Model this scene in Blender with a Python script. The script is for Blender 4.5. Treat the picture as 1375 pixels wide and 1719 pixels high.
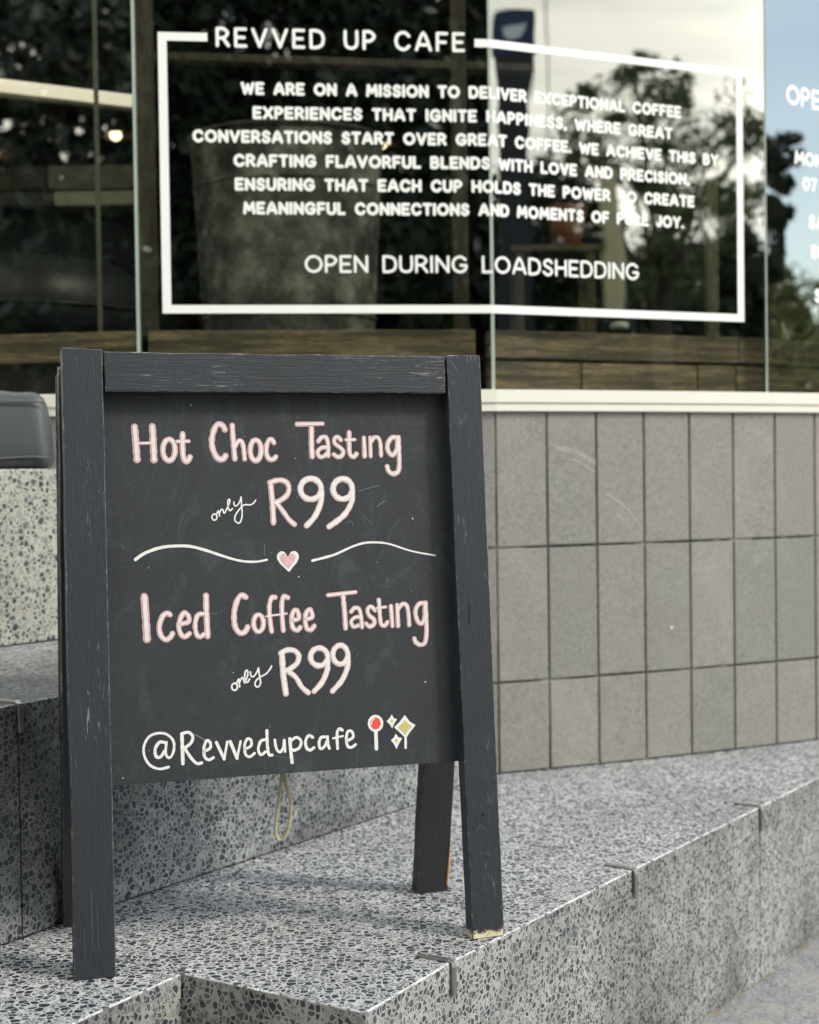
import bpy, bmesh, math, random
from mathutils import Vector, Matrix
random.seed(7)
R = math.radians
for o in list(bpy.data.objects): bpy.data.objects.remove(o)
scene = bpy.context.scene
C = scene.collection

# ------------------------------------------------------------------ camera
H = 0.8                                   # eye height above the lower tread
FPX, PW, PH = 2550.0, 1375.0, 1719.0
PITCH = math.atan((PH/2 - 793)/FPX); ROLL = .014
fw = Vector((0, math.cos(PITCH), -math.sin(PITCH)))
r0 = Vector((1, 0, 0)); u0 = Vector((0, math.sin(PITCH), math.cos(PITCH)))
rt = r0*math.cos(ROLL) - u0*math.sin(ROLL); up = r0*math.sin(ROLL) + u0*math.cos(ROLL)
CAM = Vector((0, 0, H))
cd = bpy.data.cameras.new('camera'); cam = bpy.data.objects.new('camera', cd); C.objects.link(cam)
m = Matrix((rt, up, -fw)).transposed().to_4x4(); m.translation = CAM; cam.matrix_world = m
cd.sensor_fit = 'HORIZONTAL'; cd.sensor_width = 36; cd.lens = 36*FPX/PW
cd.clip_start = .05; cd.clip_end = 2000
cd.dof.use_dof = True; cd.dof.focus_distance = 2.5; cd.dof.aperture_fstop = 5.0
scene.camera = cam
def ray(x, y): return fw + rt*((x - PW/2)/FPX) - up*((y - PH/2)/FPX)
def hit(x, y, P, n):
    d = ray(x, y); return CAM + d*(((P - CAM).dot(n))/d.dot(n))
def vplane(x, y, P, ang):                 # hit on an upright plane through P running at ang
    return hit(x, y, Vector((P[0], P[1], 0)), Vector((math.sin(ang), -math.cos(ang), 0)))

# ------------------------------------------------------------------ world, sun, exposure
SUN_EL, SUN_AZ = R(42), R(114)            # azimuth clockwise from +Y
w = bpy.data.worlds.new('World'); scene.world = w; w.use_nodes = True
nt = w.node_tree; nt.nodes.clear(); N = nt.nodes.new; L = nt.links.new
def mth(op, a, b=None, c=None, nt_=None, clamp=False):
    t = nt_ or nt; n = t.nodes.new('ShaderNodeMath'); n.operation = op; n.use_clamp = clamp
    for i, v in enumerate((a, b, c)):
        if v is None: continue
        if isinstance(v, (int, float)): n.inputs[i].default_value = v
        else: t.links.new(v, n.inputs[i])
    return n.outputs[0]
sky = N('ShaderNodeTexSky'); sky.sky_type = 'NISHITA'; sky.sun_disc = False
sky.sun_elevation = SUN_EL; sky.sun_rotation = SUN_AZ; sky.air_density = 1.0; sky.dust_density = .6; sky.ozone_density = 1.2
tc = N('ShaderNodeTexCoord'); mp = N('ShaderNodeMapping'); mp.inputs['Scale'].default_value = (1.0, 1.0, 3.2)
L(tc.outputs['Generated'], mp.inputs[0])
nz = N('ShaderNodeTexNoise'); nz.inputs['Scale'].default_value = 2.1; nz.inputs['Detail'].default_value = 7; nz.inputs['Roughness'].default_value = .55
L(mp.outputs[0], nz.inputs['Vector'])
sx = N('ShaderNodeSeparateXYZ'); L(tc.outputs['Generated'], sx.inputs[0])
# the cloud bank stands to the south-east; the east is clear
bank = mth('ADD', mth('MULTIPLY', sx.outputs['Y'], -.62), mth('MULTIPLY', sx.outputs['X'], -.10))
cv = mth('ADD', nz.outputs[0], mth('MULTIPLY', bank, .75))
rp = N('ShaderNodeMapRange'); rp.inputs['From Min'].default_value = .54; rp.inputs['From Max'].default_value = .70; rp.inputs['To Min'].default_value = .12
L(cv, rp.inputs['Value'])
nz2 = N('ShaderNodeTexNoise'); nz2.inputs['Scale'].default_value = 3.0; nz2.inputs['Detail'].default_value = 4
mp2 = N('ShaderNodeMapping'); mp2.inputs['Scale'].default_value = (.9, .9, 6); L(tc.outputs['Generated'], mp2.inputs[0]); L(mp2.outputs[0], nz2.inputs['Vector'])
cr = N('ShaderNodeValToRGB'); L(nz2.outputs[0], cr.inputs[0])
cr.color_ramp.elements[0].position = .35; cr.color_ramp.elements[0].color = (8.8, 9.0, 8.3, 1)
cr.color_ramp.elements[1].position = .62; cr.color_ramp.elements[1].color = (14.6, 14.4, 12.8, 1)
mx = N('ShaderNodeMix'); mx.data_type = 'RGBA'; L(rp.outputs[0], mx.inputs[0]); skm = N('ShaderNodeMix'); skm.data_type = 'RGBA'; skm.blend_type = 'MULTIPLY'; skm.inputs[0].default_value = 1; skm.inputs[7].default_value = (1.42, 1.46, 1.36, 1); L(sky.outputs[0], skm.inputs[6]); L(skm.outputs[2], mx.inputs[6]); lowb = N('ShaderNodeMapRange'); L(sx.outputs['Z'], lowb.inputs['Value']); lowb.inputs['From Min'].default_value = .10; lowb.inputs['From Max'].default_value = .26; lowb.inputs['To Min'].default_value = 1.4; lowb.inputs['To Max'].default_value = .92
clm = N('ShaderNodeMix'); clm.data_type = 'RGBA'; clm.blend_type = 'MULTIPLY'; clm.inputs[0].default_value = 1; L(cr.outputs[0], clm.inputs[6]); L(lowb.outputs[0], clm.inputs[7]); L(clm.outputs[2], mx.inputs[7])
bg = N('ShaderNodeBackground'); bg.inputs[1].default_value = .15; L(mx.outputs[2], bg.inputs[0])
wo = N('ShaderNodeOutputWorld'); L(bg.outputs[0], wo.inputs[0])
sd = bpy.data.lights.new('sun', 'SUN'); sd.energy = 2.1; sd.angle = R(9); sd.color = (1, .94, .84)
so = bpy.data.objects.new('sun', sd); C.objects.link(so)
sdir = Vector((math.sin(SUN_AZ)*math.cos(SUN_EL), math.cos(SUN_AZ)*math.cos(SUN_EL), math.sin(SUN_EL)))
so.rotation_euler = sdir.to_track_quat('Z', 'Y').to_euler(); so.location = sdir*20
vs = scene.view_settings; vs.view_transform = 'Standard'; vs.look = 'None'; vs.exposure = 0.28; vs.gamma = 1
vs.use_curve_mapping = False
scene.cycles.max_bounces = 8; scene.cycles.transparent_max_bounces = 16

# ------------------------------------------------------------------ object helpers
def thing(name, label=None, cat=None, loc=(0, 0, 0), group=None, kind=None):
    o = bpy.data.objects.new(name, None); C.objects.link(o); o.location = loc; o.empty_display_size = .1
    tag(o, label, cat, group, kind); return o
def tag(o, label=None, cat=None, group=None, kind=None):
    if label: o['label'] = label
    if cat: o['category'] = cat
    if group: o['group'] = group
    if kind: o['kind'] = kind
    return o
def wloc(o):
    M = Matrix.Translation(o.location)
    if o.parent: M = wloc(o.parent) @ o.matrix_parent_inverse @ M
    return M
def put(name, bm, mat, parent=None, smooth=False, bevel=0, seg=2, label=None, kind=None, me=None):
    if me is None:
        me = bpy.data.meshes.new(name); bmesh.ops.recalc_face_normals(bm, faces=bm.faces)
        bm.to_mesh(me); bm.free()
        for mm in (mat if isinstance(mat, (list, tuple)) else [mat]): me.materials.append(mm)
        if smooth:
            for p in me.polygons: p.use_smooth = True
    o = bpy.data.objects.new(name, me); C.objects.link(o)
    if bevel:
        b = o.modifiers.new('bevel', 'BEVEL'); b.width = bevel; b.segments = seg; b.limit_method = 'ANGLE'; b.angle_limit = R(40)
        try: b.harden_normals = False
        except Exception: pass
    if parent is not None:
        o.parent = parent; o.matrix_parent_inverse = wloc(parent).inverted()
    if label: o['label'] = label
    if kind: o['kind'] = kind
    return o
def prism(bm, pts, z0, z1):
    a = [bm.verts.new((p[0], p[1], z0)) for p in pts]; b = [bm.verts.new((p[0], p[1], z1)) for p in pts]
    bm.faces.new(a[::-1]); bm.faces.new(b); n = len(pts)
    for i in range(n): bm.faces.new((a[i], a[(i+1) % n], b[(i+1) % n], b[i]))
def hexa(bm, c):                          # eight corners: bottom 4 then top 4
    v = [bm.verts.new(p) for p in c]
    for f in ((3, 2, 1, 0), (4, 5, 6, 7), (0, 1, 5, 4), (1, 2, 6, 5), (2, 3, 7, 6), (3, 0, 4, 7)): bm.faces.new([v[i] for i in f])
def box(bm, c, d, ang=0):
    x, y, z = [k/2 for k in d]; M = Matrix.Translation(c) @ Matrix.Rotation(ang, 4, 'Z')
    hexa(bm, [M @ Vector(p) for p in ((-x, -y, -z), (x, -y, -z), (x, y, -z), (-x, y, -z), (-x, -y, z), (x, -y, z), (x, y, z), (-x, y, z))])
def tube(bm, pts, rad, n=10, cap=True):
    rings = []; rad = rad if isinstance(rad, (list, tuple)) else [rad]*len(pts); pts = [Vector(p) for p in pts]
    for i, p in enumerate(pts):
        t = (pts[min(i+1, len(pts)-1)] - pts[max(i-1, 0)]).normalized()
        a = t.cross(Vector((0, 0, 1)) if abs(t.z) < .9 else Vector((1, 0, 0))).normalized(); b = t.cross(a)
        rings.append([bm.verts.new(p + (a*math.cos(2*math.pi*k/n) + b*math.sin(2*math.pi*k/n))*rad[i]) for k in range(n)])
    for i in range(len(rings)-1):
        for k in range(n): bm.faces.new((rings[i][k], rings[i][(k+1) % n], rings[i+1][(k+1) % n], rings[i+1][k]))
    if cap: bm.faces.new(rings[0][::-1]); bm.faces.new(rings[-1])
def lathe(bm, prof, c, n=32, closed=False):
    rings = []
    for r_, z in prof: rings.append([bm.verts.new((c[0] + r_*math.cos(2*math.pi*k/n), c[1] + r_*math.sin(2*math.pi*k/n), c[2] + z)) for k in range(n)])
    for i in range(len(rings)-1):
        for k in range(n): bm.faces.new((rings[i][k], rings[i][(k+1) % n], rings[i+1][(k+1) % n], rings[i+1][k]))
    bm.faces.new(rings[0][::-1])
    if closed: bm.faces.new(rings[-1])
def smoothline(p, k=6):
    if len(p) < 3: return [tuple(q) for q in p]
    out = []
    for i in range(len(p)-1):
        a, b, c, d = p[max(i-1, 0)], p[i], p[i+1], p[min(i+2, len(p)-1)]
        for j in range(k):
            t = j/k
            out.append(tuple(.5*((2*b[q]) + (c[q]-a[q])*t + (2*a[q]-5*b[q]+4*c[q]-d[q])*t*t + (3*b[q]-a[q]-3*c[q]+d[q])*t**3) for q in range(2)))
    out.append(tuple(p[-1])); return out
wob = [0.0]
def ribbon(bm, pts, wd, fn, h0, cap=5, closed=False):
    """flat stroke; pts 2d, wd one width or (start,end); fn maps (u,v,h) to space"""
    n = len(pts); w0, w1 = wd if isinstance(wd, (tuple, list)) else (wd, wd)
    Lf, Rt, mid = [], [], []
    for i, p in enumerate(pts):
        if closed: a, b = pts[(i-1) % n], pts[(i+1) % n]
        else: a, b = pts[max(i-1, 0)], pts[min(i+1, n-1)]
        dx, dy = b[0]-a[0], b[1]-a[1]; l = math.hypot(dx, dy) or 1e-9; nx, ny = -dy/l, dx/l
        hw = (w0 + (w1-w0)*i/max(n-1, 1))/2*(1 + wob[0]*(math.sin(i*1.7 + p[0]*900) + math.sin(i*.73 + p[1]*700)))
        if not closed and 0 < i < n-1:       # mitre at sharp corners
            d1 = (p[0]-a[0], p[1]-a[1]); l1 = math.hypot(*d1) or 1e-9
            c = abs((-d1[1]/l1)*nx + (d1[0]/l1)*ny); hw /= max(c, .6)
        Lf.append(bm.verts.new(fn(p[0]+nx*hw, p[1]+ny*hw, h0))); Rt.append(bm.verts.new(fn(p[0]-nx*hw, p[1]-ny*hw, h0)))
        mid.append((p, (nx, ny), hw))
    for i in range(n if closed else n-1):
        j = (i+1) % n
        bm.faces.new((Lf[i], Rt[i], Rt[j], Lf[j]))
    if closed or not cap: return
    for end, s in ((0, 1), (n-1, -1)):
        p, (nx, ny), hw = mid[end]; tx, ty = -ny*s, nx*s      # pointing outwards
        a, b = (Lf[0], Rt[0]) if end == 0 else (Rt[-1], Lf[-1])
        arc = []
        for k in range(1, cap):
            an = math.pi*k/cap
            sx_ = math.cos(an)*(1 if end == 0 else -1); q = (p[0] + nx*hw*sx_ + tx*hw*math.sin(an), p[1] + ny*hw*sx_ + ty*hw*math.sin(an))
            arc.append(bm.verts.new(fn(q[0], q[1], h0)))
        bm.faces.new([a] + arc + [b])

# ------------------------------------------------------------------ material helpers
def newmat(name):
    mt = bpy.data.materials.new(name); mt.use_nodes = True; t = mt.node_tree
    b = t.nodes['Principled BSDF']; return mt, t, b
def node(t, ty, **kw):
    n = t.nodes.new(ty)
    for k, v in kw.items():
        if k in n.inputs: n.inputs[k].default_value = v
        else: setattr(n, k, v)
    return n
def coord(t, scale=(1, 1, 1), rnd=False):
    tc = t.nodes.new('ShaderNodeTexCoord'); mp = t.nodes.new('ShaderNodeMapping'); mp.inputs['Scale'].default_value = scale
    t.links.new(tc.outputs['Object'], mp.inputs[0])
    if rnd:
        oi = t.nodes.new('ShaderNodeObjectInfo'); cmb = t.nodes.new('ShaderNodeCombineXYZ')
        for i, k in enumerate((17.0, 31.0, 53.0)): t.links.new(mth('MULTIPLY', oi.outputs['Random'], k, nt_=t), cmb.inputs[i])
        t.links.new(cmb.outputs[0], mp.inputs['Location']); return mp.outputs[0], oi.outputs['Random']
    return mp.outputs[0]
def noise(t, v, scale, detail=4, rough=.5, dist=0):
    n = node(t, 'ShaderNodeTexNoise', Scale=scale, Detail=detail, Roughness=rough, Distortion=dist); t.links.new(v, n.inputs['Vector']); return n.outputs[0]
def ramp(t, f, stops):
    n = t.nodes.new('ShaderNodeValToRGB'); e = n.color_ramp.elements
    while len(e) < len(stops): e.new(.5)
    for q, (p, c) in zip(e, stops): q.position = p; q.color = (*c, 1) if len(c) == 3 else c
    t.links.new(f, n.inputs[0]); return n.outputs[0]
def mixc(t, f, a, b, mode='MIX'):
    n = t.nodes.new('ShaderNodeMix'); n.data_type = 'RGBA'; n.blend_type = mode
    for i, v in ((0, f), (6, a), (7, b)):
        if isinstance(v, (int, float)): n.inputs[i].default_value = v
        elif isinstance(v, tuple): n.inputs[i].default_value = (*v, 1)
        else: t.links.new(v, n.inputs[i])
    return n.outputs[2]
def bump(t, b, h, strength=.3, dist=.001):
    n = node(t, 'ShaderNodeBump', Strength=strength, Distance=dist); t.links.new(h, n.inputs['Height']); t.links.new(n.outputs[0], b.inputs['Normal'])
def rng(t, v, a, b, c=0, d=1):
    n = t.nodes.new('ShaderNodeMapRange'); n.inputs['From Min'].default_value = a; n.inputs['From Max'].default_value = b
    n.inputs['To Min'].default_value = c; n.inputs['To Max'].default_value = d; t.links.new(v, n.inputs['Value']); return n.outputs[0]

def terrazzo(name, scale, matrix, chips, keep=.8, gap=.06, rough=.45, tint=(1, 1, 1), stretch=(1, 1, 1), small=.8, stain=(.78, 1.08), sscale=2.2):
    mt, t, b = newmat(name); v = coord(t, stretch)
    wob = node(t, 'ShaderNodeTexNoise', Scale=scale*.7, Detail=1); t.links.new(v, wob.inputs['Vector'])
    vm = node(t, 'ShaderNodeVectorMath', operation='MULTIPLY_ADD'); t.links.new(wob.outputs['Color'], vm.inputs[0])
    vm.inputs[1].default_value = (.45/scale,)*3; t.links.new(v, vm.inputs[2]); v2 = vm.outputs[0]
    def layer(s, keep, gap):
        f1 = node(t, 'ShaderNodeTexVoronoi', Scale=s); t.links.new(v2, f1.inputs['Vector'])
        ed = node(t, 'ShaderNodeTexVoronoi', feature='DISTANCE_TO_EDGE', Scale=s); t.links.new(v2, ed.inputs['Vector'])
        sp = t.nodes.new('ShaderNodeSeparateColor'); t.links.new(f1.outputs['Color'], sp.inputs[0])
        th = mth('MULTIPLY_ADD', sp.outputs[1], gap*2.2, gap*.45, nt_=t)
        mk = mth('MULTIPLY', mth('SUBTRACT', ed.outputs['Distance'], th, nt_=t), 22, nt_=t, clamp=True)
        sel = mth('LESS_THAN', sp.outputs[0], keep, nt_=t)
        return mth('MULTIPLY', mk, sel, nt_=t), sp.outputs[2], sel
    m1, c1, sel1 = layer(scale*.86, keep, gap); m2, c2, _ = layer(scale*1.75, small, gap*1.15)
    m2 = mth('MULTIPLY', m2, mth('SUBTRACT', 1.0, sel1, nt_=t), nt_=t)
    base = mixc(t, noise(t, v, 45, 5, .7), tuple(k*.86 for k in matrix), tuple(min(1, k*1.1) for k in matrix))
    ccol = ramp(t, c1, [(0, chips[0]), (.45, chips[1]), (.8, chips[2]), (1, chips[3])])
    ccol2 = ramp(t, c2, [(0, chips[0]), (.5, chips[2]), (1, chips[3])])
    col = mixc(t, m2, base, ccol2); col = mixc(t, m1, col, ccol)
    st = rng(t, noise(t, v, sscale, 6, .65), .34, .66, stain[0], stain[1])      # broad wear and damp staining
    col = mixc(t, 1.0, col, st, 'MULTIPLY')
    t.links.new(col, b.inputs['Base Color'])
    t.links.new(mixc(t, m1, (rough+.25,)*3, (rough,)*3), b.inputs['Roughness'])
    bump(t, b, mixc(t, .35, m1, noise(t, v, 420, 3, .6)), .25, .0012)
    return mt
CH = [(.018, .024, .034), (.045, .054, .068), (.10, .112, .125), (.27, .27, .265)]
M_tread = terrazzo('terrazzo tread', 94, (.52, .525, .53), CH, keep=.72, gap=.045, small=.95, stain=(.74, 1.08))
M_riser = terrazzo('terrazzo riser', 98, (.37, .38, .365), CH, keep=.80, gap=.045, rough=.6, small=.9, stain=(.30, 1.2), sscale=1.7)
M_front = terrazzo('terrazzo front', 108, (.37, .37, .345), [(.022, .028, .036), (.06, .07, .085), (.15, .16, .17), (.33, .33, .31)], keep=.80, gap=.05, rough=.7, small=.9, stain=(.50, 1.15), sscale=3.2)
M_nose = terrazzo('worn stone nosing', 104, (.66, .67, .67), [(.10, .11, .12), (.26, .27, .28), (.45, .45, .45), (.55, .55, .55)], keep=.7, gap=.07, rough=.6, stain=(.5, 1.15), sscale=14)
M_pale = terrazzo('terrazzo pale', 92, (.41, .405, .35), CH, keep=.62, gap=.075, rough=.6, small=.75)

def simple(name, col, rough=.5, metal=0, var=.15, scale=8, bmp=0, bscale=200, stretch=(1, 1, 1)):
    mt, t, b = newmat(name); v = coord(t, stretch)
    t.links.new(mixc(t, noise(t, v, scale, 5, .6), tuple(k*(1-var) for k in col), tuple(min(1, k*(1+var)) for k in col)), b.inputs['Base Color'])
    b.inputs['Roughness'].default_value = rough; b.inputs['Metallic'].default_value = metal
    if bmp: bump(t, b, noise(t, v, bscale, 4, .6), bmp, .001)
    return mt

# ------------------------------------------------------------------ ground (pavement)
RISE = .41; ZG = -RISE
def pavement_mat():
    mt, t, b = newmat('granite pavement'); v = coord(t)
    a = noise(t, v, 150, 5, .8); c = noise(t, v, 10, 6, .7)
    col = ramp(t, a, [(.36, (.05, .058, .075)), (.5, (.20, .21, .23)), (.62, (.42, .42, .41))])
    col = mixc(t, rng(t, c, .42, .60), col, mixc(t, .5, col, (.36, .34, .29)))
    t.links.new(col, b.inputs['Base Color']); b.inputs['Roughness'].default_value = .8; bump(t, b, a, .5, .002); return mt
bm = bmesh.new(); s = 400
bm.faces.new([bm.verts.new(p) for p in ((-s, -s, ZG), (s, -s, ZG), (s, s, ZG), (-s, s, ZG))])
tag(put('pavement', bm, pavement_mat()), 'grey granite pavement below the terrazzo steps', kind='structure')

# ------------------------------------------------------------------ terrazzo steps
def V2(a): return Vector((a[0], a[1]))
def ext(p, deg, d): return (p[0] + math.cos(R(deg))*d, p[1] + math.sin(R(deg))*d)
LC = (-.682, 2.617)                                        # where the riser joint meets the lower tread
steps = thing('terrazzo_steps', 'speckled black and white terrazzo steps with metal edge studs below the shop window', 'steps', (0, 3, ZG))
g = .0018
def shift(p, deg, d): return ext(p, deg, d)
def stepblock(nm, bm, mats):
    bmesh.ops.recalc_face_normals(bm, faces=bm.faces)
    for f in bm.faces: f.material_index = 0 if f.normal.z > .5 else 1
    bm.edges.ensure_lookup_table(); tops = [all(v_.co.z == max(q.co.z for q in bm.verts) for v_ in e.verts) for e in bm.edges]
    o = put(nm, bm, list(mats), steps, bevel=.0024); md = o.modifiers['bevel']; md.material = 2; md.limit_method = 'WEIGHT'
    at_ = o.data.attributes.new('bevel_weight_edge', 'FLOAT', 'EDGE')
    for i, tp in enumerate(tops): at_.data[i].value = 1.0 if tp else 0.0
    return o
# lower tread, three blocks
a0 = ext((-.377, 2.422), 239.7, 1.3); b0 = ext(LC, 239, 1.5)
bm = bmesh.new(); prism(bm, [a0, shift((-.377, 2.422), 239.7, g), shift(LC, 239, g), ext(LC, 147, .3), ext(b0, 147, .3)], ZG-.2, 0)
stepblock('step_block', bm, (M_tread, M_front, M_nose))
q1 = (.815, 3.559); q1w = ext(q1, 146.5, .78)
bm = bmesh.new(); prism(bm, [shift((-.377, 2.422), 59, g), (-.076, 2.233), (.057, 2.46), (.437, 3.016), shift(q1, 235, g), shift(q1w, 235, g), (-.10, 4.15), ext(LC, 59, g)], ZG-.2, 0)
stepblock('step_block', bm, (M_tread, M_front, M_nose))
bm = bmesh.new(); prism(bm, [shift(q1, 55.2, g), (1.045, 3.893), ext((1.045, 3.893), 55.4, 3), (2.2, 6.6), (1.2, 5.2), (.25, 4.2), shift(q1w, 55, g)], ZG-.2, 0)
stepblock('step_block', bm, (M_tread, M_front, M_nose))
# middle tread, on top of the lower one
r1 = [LC, (-.563, 2.815), (.008, 3.63), (.185, 3.985)]
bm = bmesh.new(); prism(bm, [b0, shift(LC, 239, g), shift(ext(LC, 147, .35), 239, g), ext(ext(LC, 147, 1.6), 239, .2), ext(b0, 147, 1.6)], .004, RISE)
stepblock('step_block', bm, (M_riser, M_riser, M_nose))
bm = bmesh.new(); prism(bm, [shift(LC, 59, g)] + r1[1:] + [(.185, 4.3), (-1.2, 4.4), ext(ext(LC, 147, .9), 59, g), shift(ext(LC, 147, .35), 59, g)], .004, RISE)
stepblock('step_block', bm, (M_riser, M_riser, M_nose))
# top ledge
bm = bmesh.new(); prism(bm, [(-1.9, 2.18), (-.947, 3.486), (-.839, 3.634), (-.655, 3.89), (-.66, 4.3), (-2.4, 4.3)], RISE+.004, 2*RISE)
stepblock('step_block', bm, (M_pale, M_pale, M_nose))
# metal edge studs: an angle bar folded over each nosing
M_stud = simple('brushed steel', (.36, .355, .34), .38, 1, .25, 60, .3, 300)
def stud(p, deg, z, top=.062, drop=.055, wd=.011):
    ix, iy = math.cos(R(deg)), math.sin(R(deg)); pr = []
    o_, th = .0035, .0045
    prof = [(top, 0), (top, th), (.006-o_, th), (-o_-.002, th-.004), (-o_-th, -.008), (-o_-th, -drop), (-o_, -drop), (-o_, -.001), (.0, .0)]
    bm = bmesh.new(); px, py = -iy, ix; A, B = [], []
    for u, h in prof:
        x, y = p[0] + ix*u, p[1] + iy*u
        A.append(bm.verts.new((x + px*wd/2, y + py*wd/2, z + h + .0002))); B.append(bm.verts.new((x - px*wd/2, y - py*wd/2, z + h + .0002)))
    n = len(prof)
    for i in range(n): bm.faces.new((A[i], A[(i+1) % n], B[(i+1) % n], B[i]))
    for s_ in (A, B):
        bm.faces.new((s_[0], s_[1], s_[2], s_[8])); bm.faces.new((s_[2], s_[3], s_[8])); bm.faces.new((s_[3], s_[4], s_[7], s_[8])); bm.faces.new((s_[4], s_[5], s_[6], s_[7]))
    put('edge_stud', bm, M_stud, steps, bevel=.0008, seg=1)
stud((.057, 2.46), 150, 0); stud((.437, 3.016), 145, 0, wd=.012); stud((.815, 3.559), 146, 0, wd=.012); stud(LC, 149, RISE, drop=.05, wd=.012)

bm = bmesh.new(); rn = random.Random(3); e_ = [(-.076, 2.233), (.057, 2.46), (.815, 3.559), (1.045, 3.893), ext((1.045, 3.893), 55.4, 1.2)]; prev = None
for a_, b_ in zip(e_, e_[1:]):
    d_ = (V2(b_)-V2(a_)); n_ = Vector((d_.y, -d_.x)).normalized(); k_ = int(d_.length/.02)
    for i in range(k_ + 1):
        p_ = V2(a_) + d_*(i/max(k_, 1)) - n_*.002; q_ = p_ + n_*(.002 + rn.random()**3*.012); cur = (bm.verts.new((p_.x, p_.y, ZG+.004)), bm.verts.new((q_.x, q_.y, ZG+.001)))
        if prev: bm.faces.new((prev[0], prev[1], cur[1], cur[0]))
        prev = cur
tag(put('dirt', bm, simple('brown dirt', (.20, .17, .13), .95, 0, .6, 70)), 'brown dirt gathered along the foot of the steps', 'dirt', kind='stuff')
# ------------------------------------------------------------------ cafe building
bld = thing('cafe_building', 'cafe front with tiled plinth, white sill and faceted lettered glass', 'building', (.3, 5, 0))
SB = (.226, 4.015); AB_, AC_, AA_, AD_ = R(7.2), R(24.7), R(-10), R(36)
def along(p, a, d): return (p[0] + math.cos(a)*d, p[1] + math.sin(a)*d)
PA1 = along(SB, AB_, -.921); PA0 = along(PA1, AA_, -1.6); PC1 = along(SB, AC_, .892); PD1 = along(PC1, AD_, 1.6)
SILL0, SILL1, GTOP = .957, 1.013, 2.75
# tiled plinth: path of tile columns
M_grout, t, b = newmat('grout'); v = coord(t)
t.links.new(ramp(t, noise(t, v, 5, 4, .6), [(.40, (.065, .065, .06)), (.52, (.15, .15, .14)), (.58, (.42, .41, .37))]), b.inputs['Base Color']); b.inputs['Roughness'].default_value = .9
M_tile, t, b = newmat('tile'); v, rnd = coord(t, rnd=True)
nf = mth('ADD', mth('MULTIPLY', noise(t, v, 330, 3, .75), .5, nt_=t), mth('MULTIPLY', noise(t, v, 110, 3, .7), .5, nt_=t), nt_=t); nb = noise(t, v, 7, 4, .6)
c1 = mixc(t, rng(t, nf, .36, .64), (.13, .13, .122), (.31, .305, .278))
c1 = mixc(t, rng(t, noise(t, v, 3.2, 6, .7, 1.0), .5, .72, 0, .5), c1, (.34, .335, .30))
c1 = mixc(t, rng(t, nb, .35, .7, 0, .45), c1, (.225, .212, .21))
c1 = mixc(t, 1.0, c1, mixc(t, rnd, (.92, .93, .92), (1.07, 1.04, 1.05)), 'MULTIPLY')
t.links.new(c1, b.inputs['Base Color']); b.inputs['Roughness'].default_value = .5; bump(t, b, nf, .25, .0008)
wall_pts = [(.228, 3.989)]; ang = 21.5
cols = []
p = wall_pts[0]
for i in range(16):
    q = ext(p, ang, .150); cols.append((p, ang)); p = q; wall_pts.append(p); ang += 1.05 if i < 9 else 3
left = []; p = (.228, 3.989)
for i in range(6): q = ext(p, 180+7.2, .150); left.append((q, 7.2)); p = q
for i in range(7): q = ext(p, 180-10, .150); left.append((q, -10)); p = q
allp = [l[0] for l in left[::-1]] + wall_pts
bm = bmesh.new()
back = [(q[0] + .02, q[1] + .16) for q in allp]; prism(bm, [(q[0] - .0, q[1] + .007) for q in allp] + back[::-1], .002, SILL0-.001)
wall = put('tile_wall', bm, M_grout, bld)
rows = [(.0045, .238), (.245, .594), (.601, .9555)]
tm = {}
for (z0, z1) in rows:
    bm = bmesh.new(); box(bm, (.075, .006, (z1-z0)/2), (.1442, .014, z1-z0)); bmesh.ops.recalc_face_normals(bm, faces=bm.faces)
    bmesh.ops.bevel(bm, geom=[e for e in bm.edges], offset=.0016, segments=1, affect='EDGES'); me = bpy.data.meshes.new('tile'); bm.to_mesh(me); bm.free(); me.materials.append(M_tile); tm[z0] = me
pinv = wloc(wall).inverted()
for (q, a) in left + cols:
    for (z0, z1) in rows:
        if z0 < .5 and q[0] < -.75: continue
        o = bpy.data.objects.new('tile', tm[z0]); C.objects.link(o); o.parent = wall; o.matrix_parent_inverse = pinv
        o.location = (q[0], q[1] - random.uniform(0, .0012), z0 + random.uniform(-.0006, .0006)); o.rotation_euler = (0, 0, R(a) + random.uniform(-.004, .004))
# pale streaks on the tiles, split at the joints
M_streak, t, b = newmat('pale scuff'); b.inputs['Base Color'].default_value = (.50, .495, .46, 1); b.inputs['Roughness'].default_value = .8
t.links.new(rng(t, noise(t, coord(t), 28, 5, .75), .30, .70, .1, .75), b.inputs['Alpha'])
def on_tiles(x, y):
    for k, (q, a) in enumerate(cols):
        P = vplane(x, y, q, R(a)); d_ = (P.x-q[0])*math.cos(R(a)) + (P.y-q[1])*math.sin(R(a))
        if .003 < d_ < .147: return k, P + Vector((math.sin(R(a)), -math.cos(R(a)), 0))*.0024
    return None, None
def tile_streak(pts, wd):
    pl = smoothline(pts, 14); runs = {}
    for i, p in enumerate(pl):
        k, P = on_tiles(*p)
        if k is not None: runs.setdefault(k, []).append((P, i/len(pl)))
    for k, run in runs.items():
        if len(run) < 3: continue
        bm = bmesh.new(); up_ = Vector((0, 0, 1)); prev = None
        for P, f_ in run:
            w_ = (wd[0] + (wd[1]-wd[0])*f_)*.0016*(.55 + .45*math.sin(math.pi*f_)); cur = (bm.verts.new(P + up_*w_/2), bm.verts.new(P - up_*w_/2))
            if prev: bm.faces.new((prev[0], prev[1], cur[1], cur[0]))
            prev = cur
        put('tile_streak', bm, M_streak, wall)
tile_streak([(932, 752), (962, 758), (1006, 782)], (9, 12)); tile_streak([(1015, 828), (1050, 852), (1078, 888)], (9, 5)); tile_streak([(1040, 815), (1084, 820)], (3, 3)); tile_streak([(1098, 831), (1162, 835)], (3, 3))
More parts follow.
